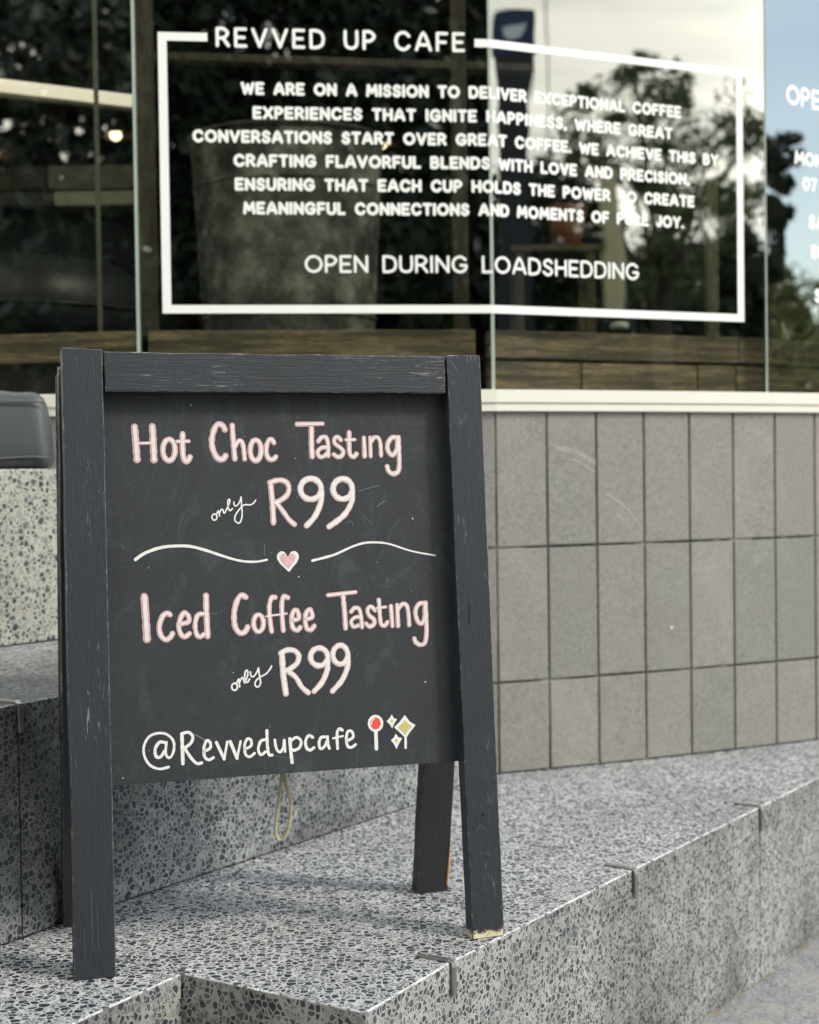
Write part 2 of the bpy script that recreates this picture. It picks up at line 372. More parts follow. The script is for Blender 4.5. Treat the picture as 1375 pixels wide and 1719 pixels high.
tile_streak([(940, 768), (970, 776), (1004, 796)], (3, 5)); tile_streak([(1018, 846), (1046, 874), (1060, 890)], (3, 3)); tile_streak([(1102, 842), (1130, 870)], (4, 2)); tile_streak([(1175, 934), (1235, 930)], (5, 3)); tile_streak([(1245, 945), (1300, 942)], (4, 3)); tile_streak([(1318, 948), (1330, 946)], (6, 4))
k_, P_ = on_tiles(1127, 1053); bm = bmesh.new(); bmesh.ops.create_circle(bm, cap_ends=True, radius=.004, segments=10, matrix=Matrix.Translation(P_) @ Matrix.Rotation(R(24), 4, 'Z') @ Matrix.Rotation(R(90), 4, 'X')); put('fleck', bm, simple('white fleck', (.8, .78, .72), .7), wall)
# white sill in two courses
M_sill = simple('cream sill', (.72, .70, .63), .55, 0, .04, 5)
def strip(name, path, off0, off1, z0, z1, mat, parent, bevel=0, kind=None):
    """a bar that follows the facade path; off = distance in front (+) / behind (-) of it"""
    def o2(k, d):
        a, b_ = V2(path[max(k-1, 0)]), V2(path[k]); c_ = V2(path[min(k+1, len(path)-1)])
        t_ = ((b_-a).normalized() if k else Vector((0, 0))) + ((c_-b_).normalized() if k < len(path)-1 else Vector((0, 0)))
        t_.normalize(); return (path[k][0] + t_.y*d, path[k][1] - t_.x*d)
    f_ = [o2(k, off0) for k in range(len(path))]; b2 = [o2(k, off1) for k in range(len(path))]
    bm = bmesh.new(); n = len(path)
    vv = [[bm.verts.new((*f_[k], z0)), bm.verts.new((*f_[k], z1)), bm.verts.new((*b2[k], z1)), bm.verts.new((*b2[k], z0))] for k in range(n)]
    for k in range(n-1):
        for j in range(4): bm.faces.new((vv[k][j], vv[k+1][j], vv[k+1][(j+1) % 4], vv[k][(j+1) % 4]))
    bm.faces.new(vv[0][::-1]); bm.faces.new(vv[-1])
    return put(name, bm, mat, parent, bevel=bevel, kind=kind)
strip('window_sill', allp, .014, -.14, SILL0, .9775, M_sill, bld, .001)
strip('window_sill', allp, .018, -.14, .979, SILL1, M_sill, bld, .0015)
M_dark = simple('dark render', (.035, .035, .037), .8)
facade = [PA0, PA1, SB, PC1, PD1]
strip('header_wall', facade, .03, -.25, GTOP, 3.6, simple('pale render', (.5, .49, .46), .8), bld)
# glass
M_glass, t, b = newmat('reflective tinted glass'); t.nodes.remove(b)
tr = node(t, 'ShaderNodeBsdfTransparent', Color=(.75, .76, .71, 1)); gl = node(t, 'ShaderNodeBsdfGlossy', Roughness=.0, Color=(1, .995, .955, 1))
fr = node(t, 'ShaderNodeFresnel', IOR=1.5); ms = t.nodes.new('ShaderNodeMixShader')
t.links.new(mth('ADD', mth('MULTIPLY', fr.outputs[0], .9, nt_=t), .30, nt_=t, clamp=True), ms.inputs[0]); t.links.new(tr.outputs[0], ms.inputs[1]); t.links.new(gl.outputs[0], ms.inputs[2])
nn = noise(t, coord(t), 2.6, 2, .4); bp = node(t, 'ShaderNodeBump', Strength=.06, Distance=.02); t.links.new(nn, bp.inputs['Height']); t.links.new(bp.outputs[0], gl.inputs['Normal'])
t.links.new(ms.outputs[0], t.nodes['Material Output'].inputs[0])
M_vinyl = simple('white vinyl', (.82, .83, .82), .5, 0, .03)
panes = []
for (p0, p1) in ((PA0, PA1), (PA1, SB), (SB, PC1), (PC1, PD1)):
    d = (V2(p1)-V2(p0)).normalized(); n_ = Vector((d.y, -d.x)); a = V2(p0) + d*.004; b_ = V2(p1) - d*.004
    bm = bmesh.new()
    bm.faces.new([bm.verts.new(q) for q in ((a.x, a.y, SILL1+.001), (b_.x, b_.y, SILL1+.001), (b_.x, b_.y, GTOP), (a.x, a.y, GTOP))])
    panes.append(put('glass_pane', bm, M_glass, bld))
M_joint = simple('silicone joint', (.40, .47, .43), .35, 0, .1, 30)
def joint(q, w_, x0=None, mat=None):
    bm = bmesh.new(); box(bm, (q[0], q[1]+.0085, (SILL1+GTOP)/2), (w_, .014, GTOP-SILL1-.004)); return put('glass_joint', bm, mat or M_joint, bld, bevel=.0015, seg=1)
joint(PA1, .0105); joint(SB, .0105); joint(PC1, .006)
# window lettering ----------------------------------------------------
G = {  # stroke capitals: width, strokes in a unit-high cell
'A': (.78, [[(0, 0), (.39, 1), (.78, 0)], [(.16, .3), (.62, .3)]]), 'B': (.6, [[(0, 0), (0, 1)], [(0, 1), (.36, 1), (.52, .78), (.36, .54), (0, .54)], [(.36, .54), (.6, .3), (.4, 0), (0, 0)]]),
'C': (.74, [[(.72, .8), (.55, .97), (.34, 1), (.1, .84), (0, .5), (.1, .16), (.34, 0), (.55, .03), (.72, .2)]]),
'D': (.68, [[(0, 0), (0, 1)], [(0, 1), (.3, 1), (.58, .86), (.68, .5), (.58, .14), (.3, 0), (0, 0)]]),
'E': (.54, [[(.54, 1), (0, 1)], [(0, 1), (0, 0)], [(0, 0), (.54, 0)], [(0, .5), (.46, .5)]]), 'F': (.52, [[(.52, 1), (0, 1)], [(0, 1), (0, 0)], [(0, .48), (.44, .48)]]),
'G': (.78, [[(.72, .82), (.55, .97), (.34, 1), (.1, .84), (0, .5), (.1, .16), (.36, 0), (.62, .06), (.76, .26), (.76, .44)], [(.76, .44), (.46, .44)]]),
'H': (.64, [[(0, 0), (0, 1)], [(.64, 0), (.64, 1)], [(0, .5), (.64, .5)]]), 'I': (.02, [[(0, 0), (0, 1)]]), 'J': (.42, [[(.42, 1), (.42, .25), (.3, .03), (.12, .02), (0, .2)]]),
'K': (.6, [[(0, 0), (0, 1)], [(.58, 1), (0, .45)], [(.2, .62), (.6, 0)]]), 'L': (.5, [[(0, 1), (0, 0)], [(0, 0), (.5, 0)]]),
'M': (.84, [[(0, 0), (.08, 1)], [(.08, 1), (.42, .3)], [(.42, .3), (.76, 1)], [(.76, 1), (.84, 0)]]), 'N': (.66, [[(0, 0), (0, 1)], [(0, 1), (.66, 0)], [(.66, 0), (.66, 1)]]),
'O': (.86, 'O'), 'P': (.56, [[(0, 0), (0, 1)], [(0, 1), (.34, 1), (.56, .74), (.34, .46), (0, .46)]]), 'R': (.6, [[(0, 0), (0, 1)], [(0, 1), (.34, 1), (.56, .74), (.34, .46), (0, .46)], [(.3, .46), (.6, 0)]]),
'S': (.56, [[(.53, .82), (.38, .98), (.2, .98), (.05, .8), (.12, .6), (.42, .42), (.54, .22), (.4, .02), (.18, 0), (0, .18)]]), 'T': (.62, [[(0, 1), (.62, 1)], [(.31, 1), (.31, 0)]]),
'U': (.64, [[(0, 1), (0, .34), (.1, .08), (.32, 0), (.54, .08), (.64, .34), (.64, 1)]]), 'V': (.72, [[(0, 1), (.36, 0)], [(.36, 0), (.72, 1)]]),
'W': (1.0, [[(0, 1), (.25, 0)], [(.25, 0), (.5, .85)], [(.5, .85), (.75, 0)], [(.75, 0), (1, 1)]]), 'X': (.66, [[(0, 0), (.66, 1)], [(0, 1), (.66, 0)]]), 'Y': (.66, [[(0, 1), (.33, .48)], [(.66, 1), (.33, .48)], [(.33, .48), (.33, 0)]]),
',': (.02, [[(.02, .02), (-.04, -.16)]]), '.': (.02, [[(0, 0), (.01, .01)]]), '0': (.6, 'O'), '7': (.5, [[(0, 1), (.5, 1)], [(.5, 1), (.15, 0)]])}
segs = [(0, PA1, AB_, .921, panes[1]), (.921, SB, AC_, .892, panes[2]), (1.813, PC1, AD_, 1.6, panes[3])]
def surf(s_, z, h):
    for s0, P, a, ln, _ in segs[::-1]:
        if s_ >= s0 or s0 == 0:
            k = s_ - s0; return Vector((P[0] + math.cos(a)*k + math.sin(a)*h, P[1] + math.sin(a)*k - math.cos(a)*h, z))
def sz(x, y, seg):
    s0, P, a, ln, _ = segs[seg]; q = vplane(x, y, P, a); return s0 + (V2(q)-V2(P)).dot(Vector((math.cos(a), math.sin(a)))), q.z
hh = [0.0]
def lettertext(text, s0, s1, z0, cap, wt, gapk, fixed=None):
    """lay capitals from s0 to s1 along the facade on baseline z0"""
    sp = .0; ws = []
    for ch in text: ws.append(.42 if ch == ' ' else G[ch][0])
    track = gapk; nat = sum(ws) + track*(len(text)-1)
    k = fixed or (s1-s0)/nat
    x = 0
    for ch, w_ in zip(text, ws):
        if ch != ' ':
            st = G[ch][1]
            if st == 'O': st = ['ring']
            bmx = bmesh.new(); seg = 0 if s0 + (x + w_/2)*k < .921 else (1 if s0 + (x + w_/2)*k < 1.813 else 2)
            for q in st:
                hh[0] = (hh[0] + .00004) % .0008; h = .0003 + hh[0]*.4
                if q == 'ring': pl = [(w_/2 + w_/2*math.cos(2*math.pi*i/28), .5 + .5*math.sin(2*math.pi*i/28)) for i in range(28)]; cl = True
                else: pl = smoothline(q, 5); cl = False
                inset = wt/2
                pl = [(s0 + (x + a_)*k, z0 + (inset + b_*(1-2*inset))*cap) for a_, b_ in pl]
                ribbon(bmx, pl, wt*cap, surf, h, cap=6, closed=cl)
            put('letter', bmx, M_vinyl, segs[seg][4])
        x += w_ + track
sc_l, _ = sz(405, 158, 0); sc_r, _ = sz(1143, 200, 1); SC = (sc_l + sc_r)/2
sA, zA = sz(365, 79, 0); sB_, _ = sz(778, 90, 0); capH = sz(365, 45, 0)[1] - zA
lettertext('REVVED UP CAFE', sA, sB_, zA, capH, .165, .40)
body = [('WE ARE ON A MISSION TO DELIVER EXCEPTIONAL COFFEE', 407, 159, None), ('EXPERIENCES THAT IGNITE HAPPINESS, WHERE GREAT', 427, 200, None),
        ('CONVERSATIONS START OVER GREAT COFFEE. WE ACHIEVE THIS BY', 326, 239, None), ('CRAFTING FLAVORFUL BLENDS WITH LOVE AND PRECISION,', 395, 280, 1156),
        ('ENSURING THAT EACH CUP HOLDS THE POWER TO CREATE', 397, 320, 1164), ('MEANINGFUL CONNECTIONS AND MOMENTS OF PURE JOY.', 411, 360, 1146)]
for tx, x0, y0, x1 in body:
    s0, z0 = sz(x0, y0, 0); s1 = sz(x1, y0+20, 1)[0] if x1 else 2*SC - s0
    lettertext(tx, s0, s1, z0, sz(x0, y0-22, 0)[1]-z0, .255, .36)
s0, z0 = sz(514, 458, 0); s1, _ = sz(1071, 471, 1)
lettertext('OPEN DURING LOADSHEDDING', s0, s1, z0, sz(514, 428, 0)[1]-z0, .155, .27)
for tx, x0, y0, cp, wt in (('OPEN', 1322, 175, 34, .2), ('MON', 1336, 276, 24, .26), ('07', 1349, 320, 24, .26), ('SAT', 1359, 384, 24, .26), ('SUN', 1362, 434, 24, .26), ('S', 1369, 508, 24, .26)):
    s0, z0 = sz(x0, y0, 2); cz = sz(x0, y0-cp, 2)[1]-z0
    lettertext(tx, s0, 0, z0, cz, wt, .3, fixed=cz*.95)
# the white border around the text
sl, zt = sz(264.5, 53.5, 0); _, zb = sz(277, 526, 0); sr, _ = sz(1249.5, 543, 1); bw = .0225
def bar(bmx, s0, s1, z0, z1, h=.0006):
    ks = [s0] + [q for q in (.921,) if s0 < q < s1] + [s1]
    for a_, b_ in zip(ks, ks[1:]): bmx.faces.new([bmx.verts.new(surf(q+e, z, h)) for q, e, z in ((a_, 1e-6, z0), (b_, -1e-6, z0), (b_, -1e-6, z1), (a_, 1e-6, z1))])
for seg, rects in ((0, [(sl, sl+bw, zb, zt), (sl+bw, sz(348, 60, 0)[0], zt-bw*.95, zt), (sz(796.5, 70, 0)[0], .921, zt-bw*.95, zt), (sl+bw, .921, zb, zb+bw*.95)]),
                   (1, [(sr-bw, sr, zb, zt), (.921, sr-bw, zt-bw*.95, zt), (.921, sr-bw, zb, zb+bw*.95)])):
    for q in rects:
        bmx = bmesh.new(); bar(bmx, *q); put('border_line', bmx, M_vinyl, segs[seg][4])

# room behind the glass
M_room = simple('dark room paint', (.018, .02, .022), .8)
bm = bmesh.new(); rm = [(-5.5, 4.9), (-5.5, 11), (7, 11), (7, 7.6)]
for (a_, b_) in ((rm[0], rm[1]), (rm[1], rm[2]), (rm[2], rm[3])):
    bm.faces.new([bm.verts.new(q) for q in ((*a_, .3), (*b_, .3), (*b_, 3.2), (*a_, 3.2))])
put('room_wall', bm, M_room, bld)
for nm, z in (('room_floor', .35), ('room_ceiling', 3.15)):
    bm = bmesh.new(); pts = [(-5.5, 4.5), PA0, PA1, SB, PC1, PD1, (7, 7.6), (7, 11), (-5.5, 11)]
    prism(bm, [(q[0], q[1]+.02) for q in pts], z-.05, z); put(nm, bm, M_room, bld)
for k, (q, r_) in enumerate((((-5.5, 4.5), PA0), (PD1, (7, 7.6)))):
    bm = bmesh.new(); prism(bm, [q, r_, (r_[0], r_[1]+.15), (q[0], q[1]+.15)], ZG, 3.6); put('side_wall', bm, simple('side render', (.3, .3, .29), .8), bld)
bm = bmesh.new(); prism(bm, [(q[0], q[1]) for q in ((-5.6, 4.4), PA0, PA1, SB, PC1, PD1, (7.1, 7.5), (7.1, 11.1), (-5.6, 11.1))], 3.6, 3.72); put('roof', bm, M_dark, bld)

def woodmat(name, c0, c1, c2, stretch, rough=.65, sc=9, bmp=.3):
    mt, t, b = newmat(name); v, rnd = coord(t, stretch, rnd=True)
    n1 = noise(t, v, sc, 6, .65, 1.2); n2 = noise(t, v, sc*.3, 3, .5)
    col = ramp(t, n1, [(.3, c0), (.5, c1), (.7, c2)]); col = mixc(t, rng(t, n2, .42, .62, 0, .8), col, c0)
    t.links.new(col, b.inputs['Base Color']); b.inputs['Roughness'].default_value = rough; bump(t, b, n1, bmp, .002); return mt
M_plank = woodmat('weathered plank', (.085, .075, .055), (.33, .275, .18), (.78, .54, .27), (1.5, 1.5, 22))
M_post = woodmat('brown timber', (.05, .042, .03), (.11, .09, .065), (.16, .13, .09), (14, 14, 1.5))
# bench of planks just behind the glass
bench = thing('plank_bench', None, None, (.2, 4.2, 1.0)); bench.parent = bld; bench.matrix_parent_inverse = wloc(bld).inverted()
def plank(P, a, d0, d1, z0, z1, off=.05, th=.035):
    s_ = Vector((math.sin(a), -math.cos(a))); q0 = V2(along(P, a, d0)) - s_*off; q1 = V2(along(P, a, d1)) - s_*off; j = random.uniform(-.003, .003)
    bm = bmesh.new(); prism(bm, [q0 + s_*j, q1 + s_*j, q1 - s_*th, q0 - s_*th], z0, z1); put('plank', bm, M_plank, bench, bevel=.003, seg=1)
for P, a, r1_, r2_ in ((SB, AC_, [0.02, .83, .93], [.02, .30, .685, .82, .92]), (PC1, AD_, [.05, .75, 1.5], [.04, .5, 1.5]), (PA1, AB_, [.02, .885], [.02, .5, .885]), (PA0, AA_, [0, .9, 1.57], [0])):
    for k in range(len(r1_)-1): plank(P, a, r1_[k]+.002, r1_[k+1]-.002, 1.103, 1.178)
    for k in range(len(r2_)-1): plank(P, a, r2_[k]+.002, r2_[k+1]-.002, SILL1+.004, 1.094)
for P, a, ln in ((PA0, AA_, 1.57), (PA1, AB_, .89), (SB, AC_, .86), (PC1, AD_, 1.5)):
    s_ = Vector((math.sin(a), -math.cos(a))); q0 = V2(along(P, a, .03)) - s_*.09; q1 = V2(along(P, a, ln)) - s_*.09
    bm = bmesh.new(); prism(bm, [q0, q1, q1 - s_*.02, q0 - s_*.02], SILL1+.004, 1.17); put('backboard', bm, M_dark, bench)
# inner timber frame
def post(x0, x1, D, z0, z1, dep=.05, mat=M_post, nm='timber_post'):
    X0, X1 = (x0-PW/2)/FPX*D, (x1-PW/2)/FPX*D; bm = bmesh.new(); box(bm, ((X0+X1)/2 + .0, D + dep/2, (z0+z1)/2), (X1-X0, dep, z1-z0)); put(nm, bm, mat, bld, bevel=.003, seg=1)
post(238, 268, 4.15, 1.18, 3.1); post(766, 792, 4.35, 1.18, 3.1); post(1191, 1211, 4.7, 1.18, 1.78, mat=woodmat('olive timber', (.2, .19, .11), (.34, .32, .2), (.4, .38, .26), (14, 14, 1.5)))
post(170, 178, 4.2, 1.0, 3.1, .01, simple('grey joint reflection', (.25, .25, .2), .5))  # thin strip added in place of the pane joint's mirrored edge
bm = bmesh.new(); p0, p1 = Vector((-.74, 4.20, 1.945)), Vector((.42, 4.40, 1.945))
tx = (p1-p0).normalized(); ny = Vector((-tx.y, tx.x, 0))
hexa(bm, [p0, p1, p1+ny*.05, p0+ny*.05, p0+Vector((0, 0, .024)), p1+Vector((0, 0, .024)), p1+ny*.05+Vector((0, 0, .024)), p0+ny*.05+Vector((0, 0, .024))])
put('timber_rail', bm, M_post, bld, bevel=.003, seg=1)
tl = thing('glowing_beam', 'long cream beam crossing the dark left window pane, its glow added', 'lamp', (-1.1, 4.6, 2.0))
def at0(x, y, D): return CAM + ray(x, y)*(D/ray(x, y).y)
M_tl, t, b = newmat('lit cream tube'); b.inputs['Base Color'].default_value = (.8, .76, .62, 1); b.inputs['Emission Color'].default_value = (1, .93, .72, 1); b.inputs['Emission Strength'].default_value = 1.1  # pale mirrored beam; its brightness is added as emission, no lamp is known here
e0, e1 = at0(-60, 136, 4.25), at0(236, 171, 4.75); bm = bmesh.new(); tube(bm, [e0, e1], .019, 14); put('tube', bm, M_tl, tl, smooth=True)
dz = Vector((0, 0, -.026)); bm = bmesh.new(); tube(bm, [e0 + dz, e1 + dz], .009, 10); put('tray', bm, simple('cream tray', (.5, .48, .38), .5), tl, smooth=True)
for f_ in (.25, .9):
    c_ = e0.lerp(e1, f_); bm = bmesh.new(); tube(bm, [c_, (c_.x, c_.y, 3.1)], .0015, 6); put('wire', bm, M_dark, tl)

# ---- things inside the cafe
def root_tag(nm, label, cat, loc, group=None): return thing(nm, label, cat, loc, group)
bk = root_tag('metal_bucket', 'large mottled galvanised bucket standing behind the lettered left glass', 'bucket', (-.368, 4.78, 1.18))
M_galv, t, b = newmat('patinated zinc'); v = coord(t)
t.links.new(ramp(t, noise(t, v, 9, 6, .7), [(.35, (.05, .06, .055)), (.5, (.17, .18, .16)), (.66, (.48, .46, .40))]), b.inputs['Base Color']); b.inputs['Roughness'].default_value = .5; b.inputs['Metallic'].default_value = .1
bm = bmesh.new(); lathe(bm, [(.262, 0), (.265, .01), (.300, .655), (.292, .655), (.258, .02), (.0, .018)], (-.368, 4.78, 1.18), 48); put('body', bm, M_galv, bk, smooth=True)
bm = bmesh.new(); ring = [(-.368 + .302*math.cos(k*math.pi/24), 4.78 + .302*math.sin(k*math.pi/24), 1.836) for k in range(49)]; tube(bm, ring, .008, 8, False); put('rim', bm, M_galv, bk, smooth=True)
for z in (.10, .5):
    bm = bmesh.new(); rr = .2665 + z*.0535; ring = [(-.368 + rr*math.cos(k*math.pi/24), 4.78 + rr*math.sin(k*math.pi/24), 1.18+z) for k in range(49)]; tube(bm, ring, .004, 6, False); put('hoop', bm, M_galv, bk, smooth=True)
M_cop = simple('copper shade', (.30, .13, .08), .35, .6); M_bulb, t, b = newmat('lit bulb'); b.inputs['Emission Color'].default_value = (1, .86, .5, 1); b.inputs['Emission Strength'].default_value = 5
def lamp(x, y, D, rimpx, label, by=None):
    q = CAM + ray(x, y)*(D/ray(x, y).y); r_ = rimpx/2/FPX*D
    L_ = root_tag('pendant_lamp', label, 'lamp', q, 'pendant lamps with copper rims inside the cafe')
    bm = bmesh.new(); lathe(bm, [(r_, -.3*r_), (r_*.96, -.05*r_), (r_*.7, .55*r_), (r_*.25, .95*r_), (r_*.12, 1.3*r_)], q, 28); bm.faces.ensure_lookup_table(); bm.faces.remove(bm.faces[-1])
    put('lamp_shade', bm, simple('black shade', (.03, .025, .022), .4), L_, smooth=True)
    bm = bmesh.new(); tube(bm, [(q.x + r_*math.cos(k*math.pi/14), q.y + r_*math.sin(k*math.pi/14), q.z - .3*r_) for k in range(29)], r_*.07, 6, False); put('rim', bm, M_cop, L_, smooth=True)
    bm = bmesh.new(); bmesh.ops.create_uvsphere(bm, u_segments=14, v_segments=10, radius=.3*r_, matrix=Matrix.Translation((q.x, q.y, q.z - .32*r_))); put('bulb', bm, M_bulb, L_, smooth=True)
    bm = bmesh.new(); tube(bm, [(q.x, q.y, q.z + 1.3*r_), (q.x, q.y, 3.1)], .004, 6); put('cord', bm, M_dark, L_)
lamp(194, 216, 6.6, 64, 'pendant lamp with lit bulb and copper rim beside the left glass joint')
lamp(-14, 246, 6.0, 72, 'pendant lamp with copper rim cut off by the left edge of the photo')
lamp(640, 232, 6.9, 58, 'pendant lamp with lit bulb seen behind the word START on the glass')
pf = root_tag('round_pouf', 'large dark rounded leather pouf behind the left window pane', 'pouf', (-1.25, 4.75, 1.18))
M_leather = simple('dark leather', (.035, .04, .042), .42, 0, .3, 12, .3, 60)
bm = bmesh.new(); lathe(bm, [(.30, 0), (.42, .02), (.47, .10), (.46, .2), (.36, .27), (.0, .28)], (-1.25, 4.75, 1.18), 40); put('cushion', bm, M_leather, pf, smooth=True)
bm = bmesh.new(); tube(bm, [(-1.25 + .472*math.cos(k*math.pi/24), 4.75 + .472*math.sin(k*math.pi/24), 1.30) for k in range(49)], .006, 6, False); put('piping', bm, M_leather, pf, smooth=True)
ct = root_tag('service_counter', 'counter with a pale beige shelf band beyond the left window pane', 'counter', (-1.3, 5.1, .35))
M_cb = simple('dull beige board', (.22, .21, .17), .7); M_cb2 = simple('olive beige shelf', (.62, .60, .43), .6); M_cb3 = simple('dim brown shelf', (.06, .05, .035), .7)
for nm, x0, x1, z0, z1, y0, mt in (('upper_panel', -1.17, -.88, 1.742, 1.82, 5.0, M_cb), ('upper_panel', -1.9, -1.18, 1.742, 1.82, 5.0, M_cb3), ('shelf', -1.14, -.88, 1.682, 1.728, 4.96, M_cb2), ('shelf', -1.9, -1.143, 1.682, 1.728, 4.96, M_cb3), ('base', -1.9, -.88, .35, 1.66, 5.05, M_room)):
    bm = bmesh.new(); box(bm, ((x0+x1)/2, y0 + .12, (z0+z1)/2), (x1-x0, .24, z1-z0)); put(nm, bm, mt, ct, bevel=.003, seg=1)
# small wooden table with a terracotta pot
tb = root_tag('wooden_table', 'small ochre wooden table behind the middle of the lettered glass', 'table', (.60, 5.2, .35))
M_oc = woodmat('ochre wood', (.16, .12, .06), (.30, .24, .12), (.38, .3, .16), (10, 10, 3))
bm = bmesh.new(); box(bm, (.50, 5.25, 1.545), (.30, .3, .02)); put('table_top', bm, M_oc, tb, bevel=.003)
for dx in (-.12, .12):
    for dy in (-.12, .12):
        bm = bmesh.new(); box(bm, (.50+dx, 5.25+dy, .94), (.03, .03, 1.19)); put('leg', bm, M_oc, tb)
pt = root_tag('terracotta_pot', 'orange terracotta pot on the small ochre table behind the glass', 'pot', (.55, 5.22, 1.556))
M_ter = simple('terracotta', (.50, .20, .09), .7)
bm = bmesh.new(); lathe(bm, [(.05, 0), (.068, .13), (.062, .13), (.045, .015), (.0, .012)], (.55, 5.22, 1.556), 28); put('body', bm, M_ter, pt, smooth=True)
bm = bmesh.new(); lathe(bm, [(.066, .11), (.074, .115), (.074, .145), (.064, .145), (.06, .13)], (.55, 5.22, 1.556), 28); bm.faces.ensure_lookup_table(); put('rim', bm, M_ter, pt, smooth=True)
def small(x, y, D, nm, label, cat, prof):
    q = CAM + ray(x, y)*(D/ray(x, y).y); bm = bmesh.new(); lathe(bm, prof, q, 20, True)
    tag(put(nm, bm, simple('white china', (.8, .78, .7), .3), smooth=True), label, cat)
small(1040, 554, 4.55, 'saucer', 'small upturned white cup lying on the planks under the lettered border', 'cup', [(.026, 0), (.03, .012), (.024, .022), (.008, .026)])
# white folded card
bm = bmesh.new(); q = CAM + ray(1318, 572)*(4.75/ray(1318, 572).y); hexa(bm, [q + Vector(k) for k in ((0, 0, 0), (.018, 0, 0), (.018, .02, 0), (0, .02, 0), (-.014, 0, .055), (-.004, 0, .06), (-.004, .004, .06), (-.014, .004, .055))])
tag(put('card', bm, simple('white card', (.7, .72, .7), .6)), 'white leaning card on the planks behind the right glass', 'card')

# ------------------------------------------------------------------ leather bag on the ledge
bag = thing('leather_bag', 'dark grey leather bag lying on the pale terrazzo ledge at left', 'bag', (-1.0, 3.62, 2*RISE))
M_bag = simple('slate leather', (.045, .056, .062), .5, 0, .18, 9, .35, 240)
ba = R(8); bo = Vector((-.838, 3.585, 2*RISE+.001)); bx = Vector((-math.cos(ba), -math.sin(ba)*-1, 0)); bx = Vector((-math.cos(ba), -math.sin(ba), 0)); by = Vector((-math.sin(ba), math.cos(ba), 0))
prof = [(0.0, .022), (.006, .004), (.03, 0), (.14, 0), (.168, .01), (.172, .04), (.150, .15), (.135, .176), (.10, .187), (.06, .186), (.035, .176), (.022, .150), (.006, .07)]
bm = bmesh.new(); rings = []
for i in range(15):
    u = i/14*.44; k = 1 - .0*u; e = [.90, .98, 1.0][min(i, 2)] if i < 7 else [1, .98, .9][max(0, i-12)] if i >= 12 else 1
    sag = .004*math.sin(i*1.9); off = .012*(1-e)*5
    row = []
    for (d_, z) in prof:
        dd = .09 + (d_-.09)*e; zz = .0 + z*(e if z > .1 else 1) + (sag if z > .1 else 0)
        lean = .016*(z/.18) if i < 2 else .016*(z/.18)*max(0, 1-i/5)
        row.append(bm.verts.new(bo + bx*(u + lean) + by*dd + Vector((0, 0, zz))))
    rings.append(row)
for i in range(14):
    for k in range(len(prof)): bm.faces.new((rings[i][k], rings[i][(k+1) % len(prof)], rings[i+1][(k+1) % len(prof)], rings[i+1][k]))
bm.faces.new(rings[0]); bm.faces.new(rings[-1][::-1])
o = put('body', bm, M_bag, bag, smooth=True); sm = o.modifiers.new('sub', 'SUBSURF'); sm.levels = 2; sm.render_levels = 2
bm = bmesh.new(); tube(bm, [bo + bx*u + by*(-.001) + Vector((0, 0, .026 + .002*math.sin(u*30))) for u in [.012 + k*.03 for k in range(14)]], .0022, 6); put('seam', bm, simple('piping', (.12, .115, .11), .5), bag, smooth=True)
bm = bmesh.new(); tube(bm, [bo + bx*u + by*.02 + Vector((0, 0, .158)) for u in [.02 + k*.03 for k in range(14)]], .0025, 6); put('zip', bm, simple('zip', (.06, .06, .06), .4), bag, smooth=True)

# ------------------------------------------------------------------ chalkboard sign
YAW, LEAN = R(16.3), R(5)
O = Vector((-.542, 2.389, 0)); U = Vector((math.cos(YAW), math.sin(YAW), 0)); VV = Vector((-math.sin(YAW)*math.sin(LEAN), math.cos(YAW)*math.sin(LEAN), math.cos(LEAN))); NN = U.cross(VV)
def bp_(s_, t_, h=0): return O + U*s_ + VV*t_ + NN*h
sign = thing('chalkboard_sign', 'charcoal painted wooden A-frame chalkboard with pink and white hot choc and iced coffee lettering', 'sign', (O.x + .35, O.y + .2, 0))
def paint(name, base, worn, stretch, wear=.62, edgewear=False):
    mt, t, b = newmat(name); v = coord(t); vs_ = coord(t, stretch)
    g1 = noise(t, vs_, 30, 6, .7, .6); g2 = noise(t, v, 7, 5, .65); g3 = noise(t, v, 90, 4, .7)
    col = mixc(t, rng(t, g1, .35, .7), tuple(k*.82 for k in base), tuple(k*1.18 for k in base))
    col = mixc(t, rng(t, g2, .4, .75, 0, .5), col, tuple(k*1.5 for k in base))
    wm = mth('MULTIPLY', rng(t, g1, wear-.03, wear+.02), rng(t, g2, .52, .60), nt_=t)
    col = mixc(t, mth('MULTIPLY', wm, .65, nt_=t), col, worn)
    if edgewear:                                    # bare wood where the foot has been kicked
        tcn = t.nodes.new('ShaderNodeTexCoord'); sp = t.nodes.new('ShaderNodeSeparateXYZ'); t.links.new(tcn.outputs['Object'], sp.inputs[0])
        low = rng(t, mth('ADD', sp.outputs['Z'], mth('MULTIPLY', g3, -.055, nt_=t), nt_=t), -.022, -.014, 1, 0)
        col = mixc(t, low, col, mixc(t, g1, (.50, .40, .22), (.78, .72, .55)))
    t.links.new(col, b.inputs['Base Color']); b.inputs['Roughness'].default_value = .55
    bump(t, b, mixc(t, .35, g1, g3), .9, .0022); return mt
PB = (.0155, .0195, .0275)
M_pv = paint('charcoal paint, upright grain', PB, (.30, .30, .29), (9, 9, .5)); M_ph = paint('charcoal paint, level grain', PB, (.30, .30, .29), (.5, .5, 9))
M_pf = paint('charcoal paint, worn foot', PB, (.30, .30, .29), (9, 9, .5), edgewear=True)
M_pd = paint('dark stained rear wood', (.020, .020, .021), (.30, .20, .12), (9, 9, .5), .66)
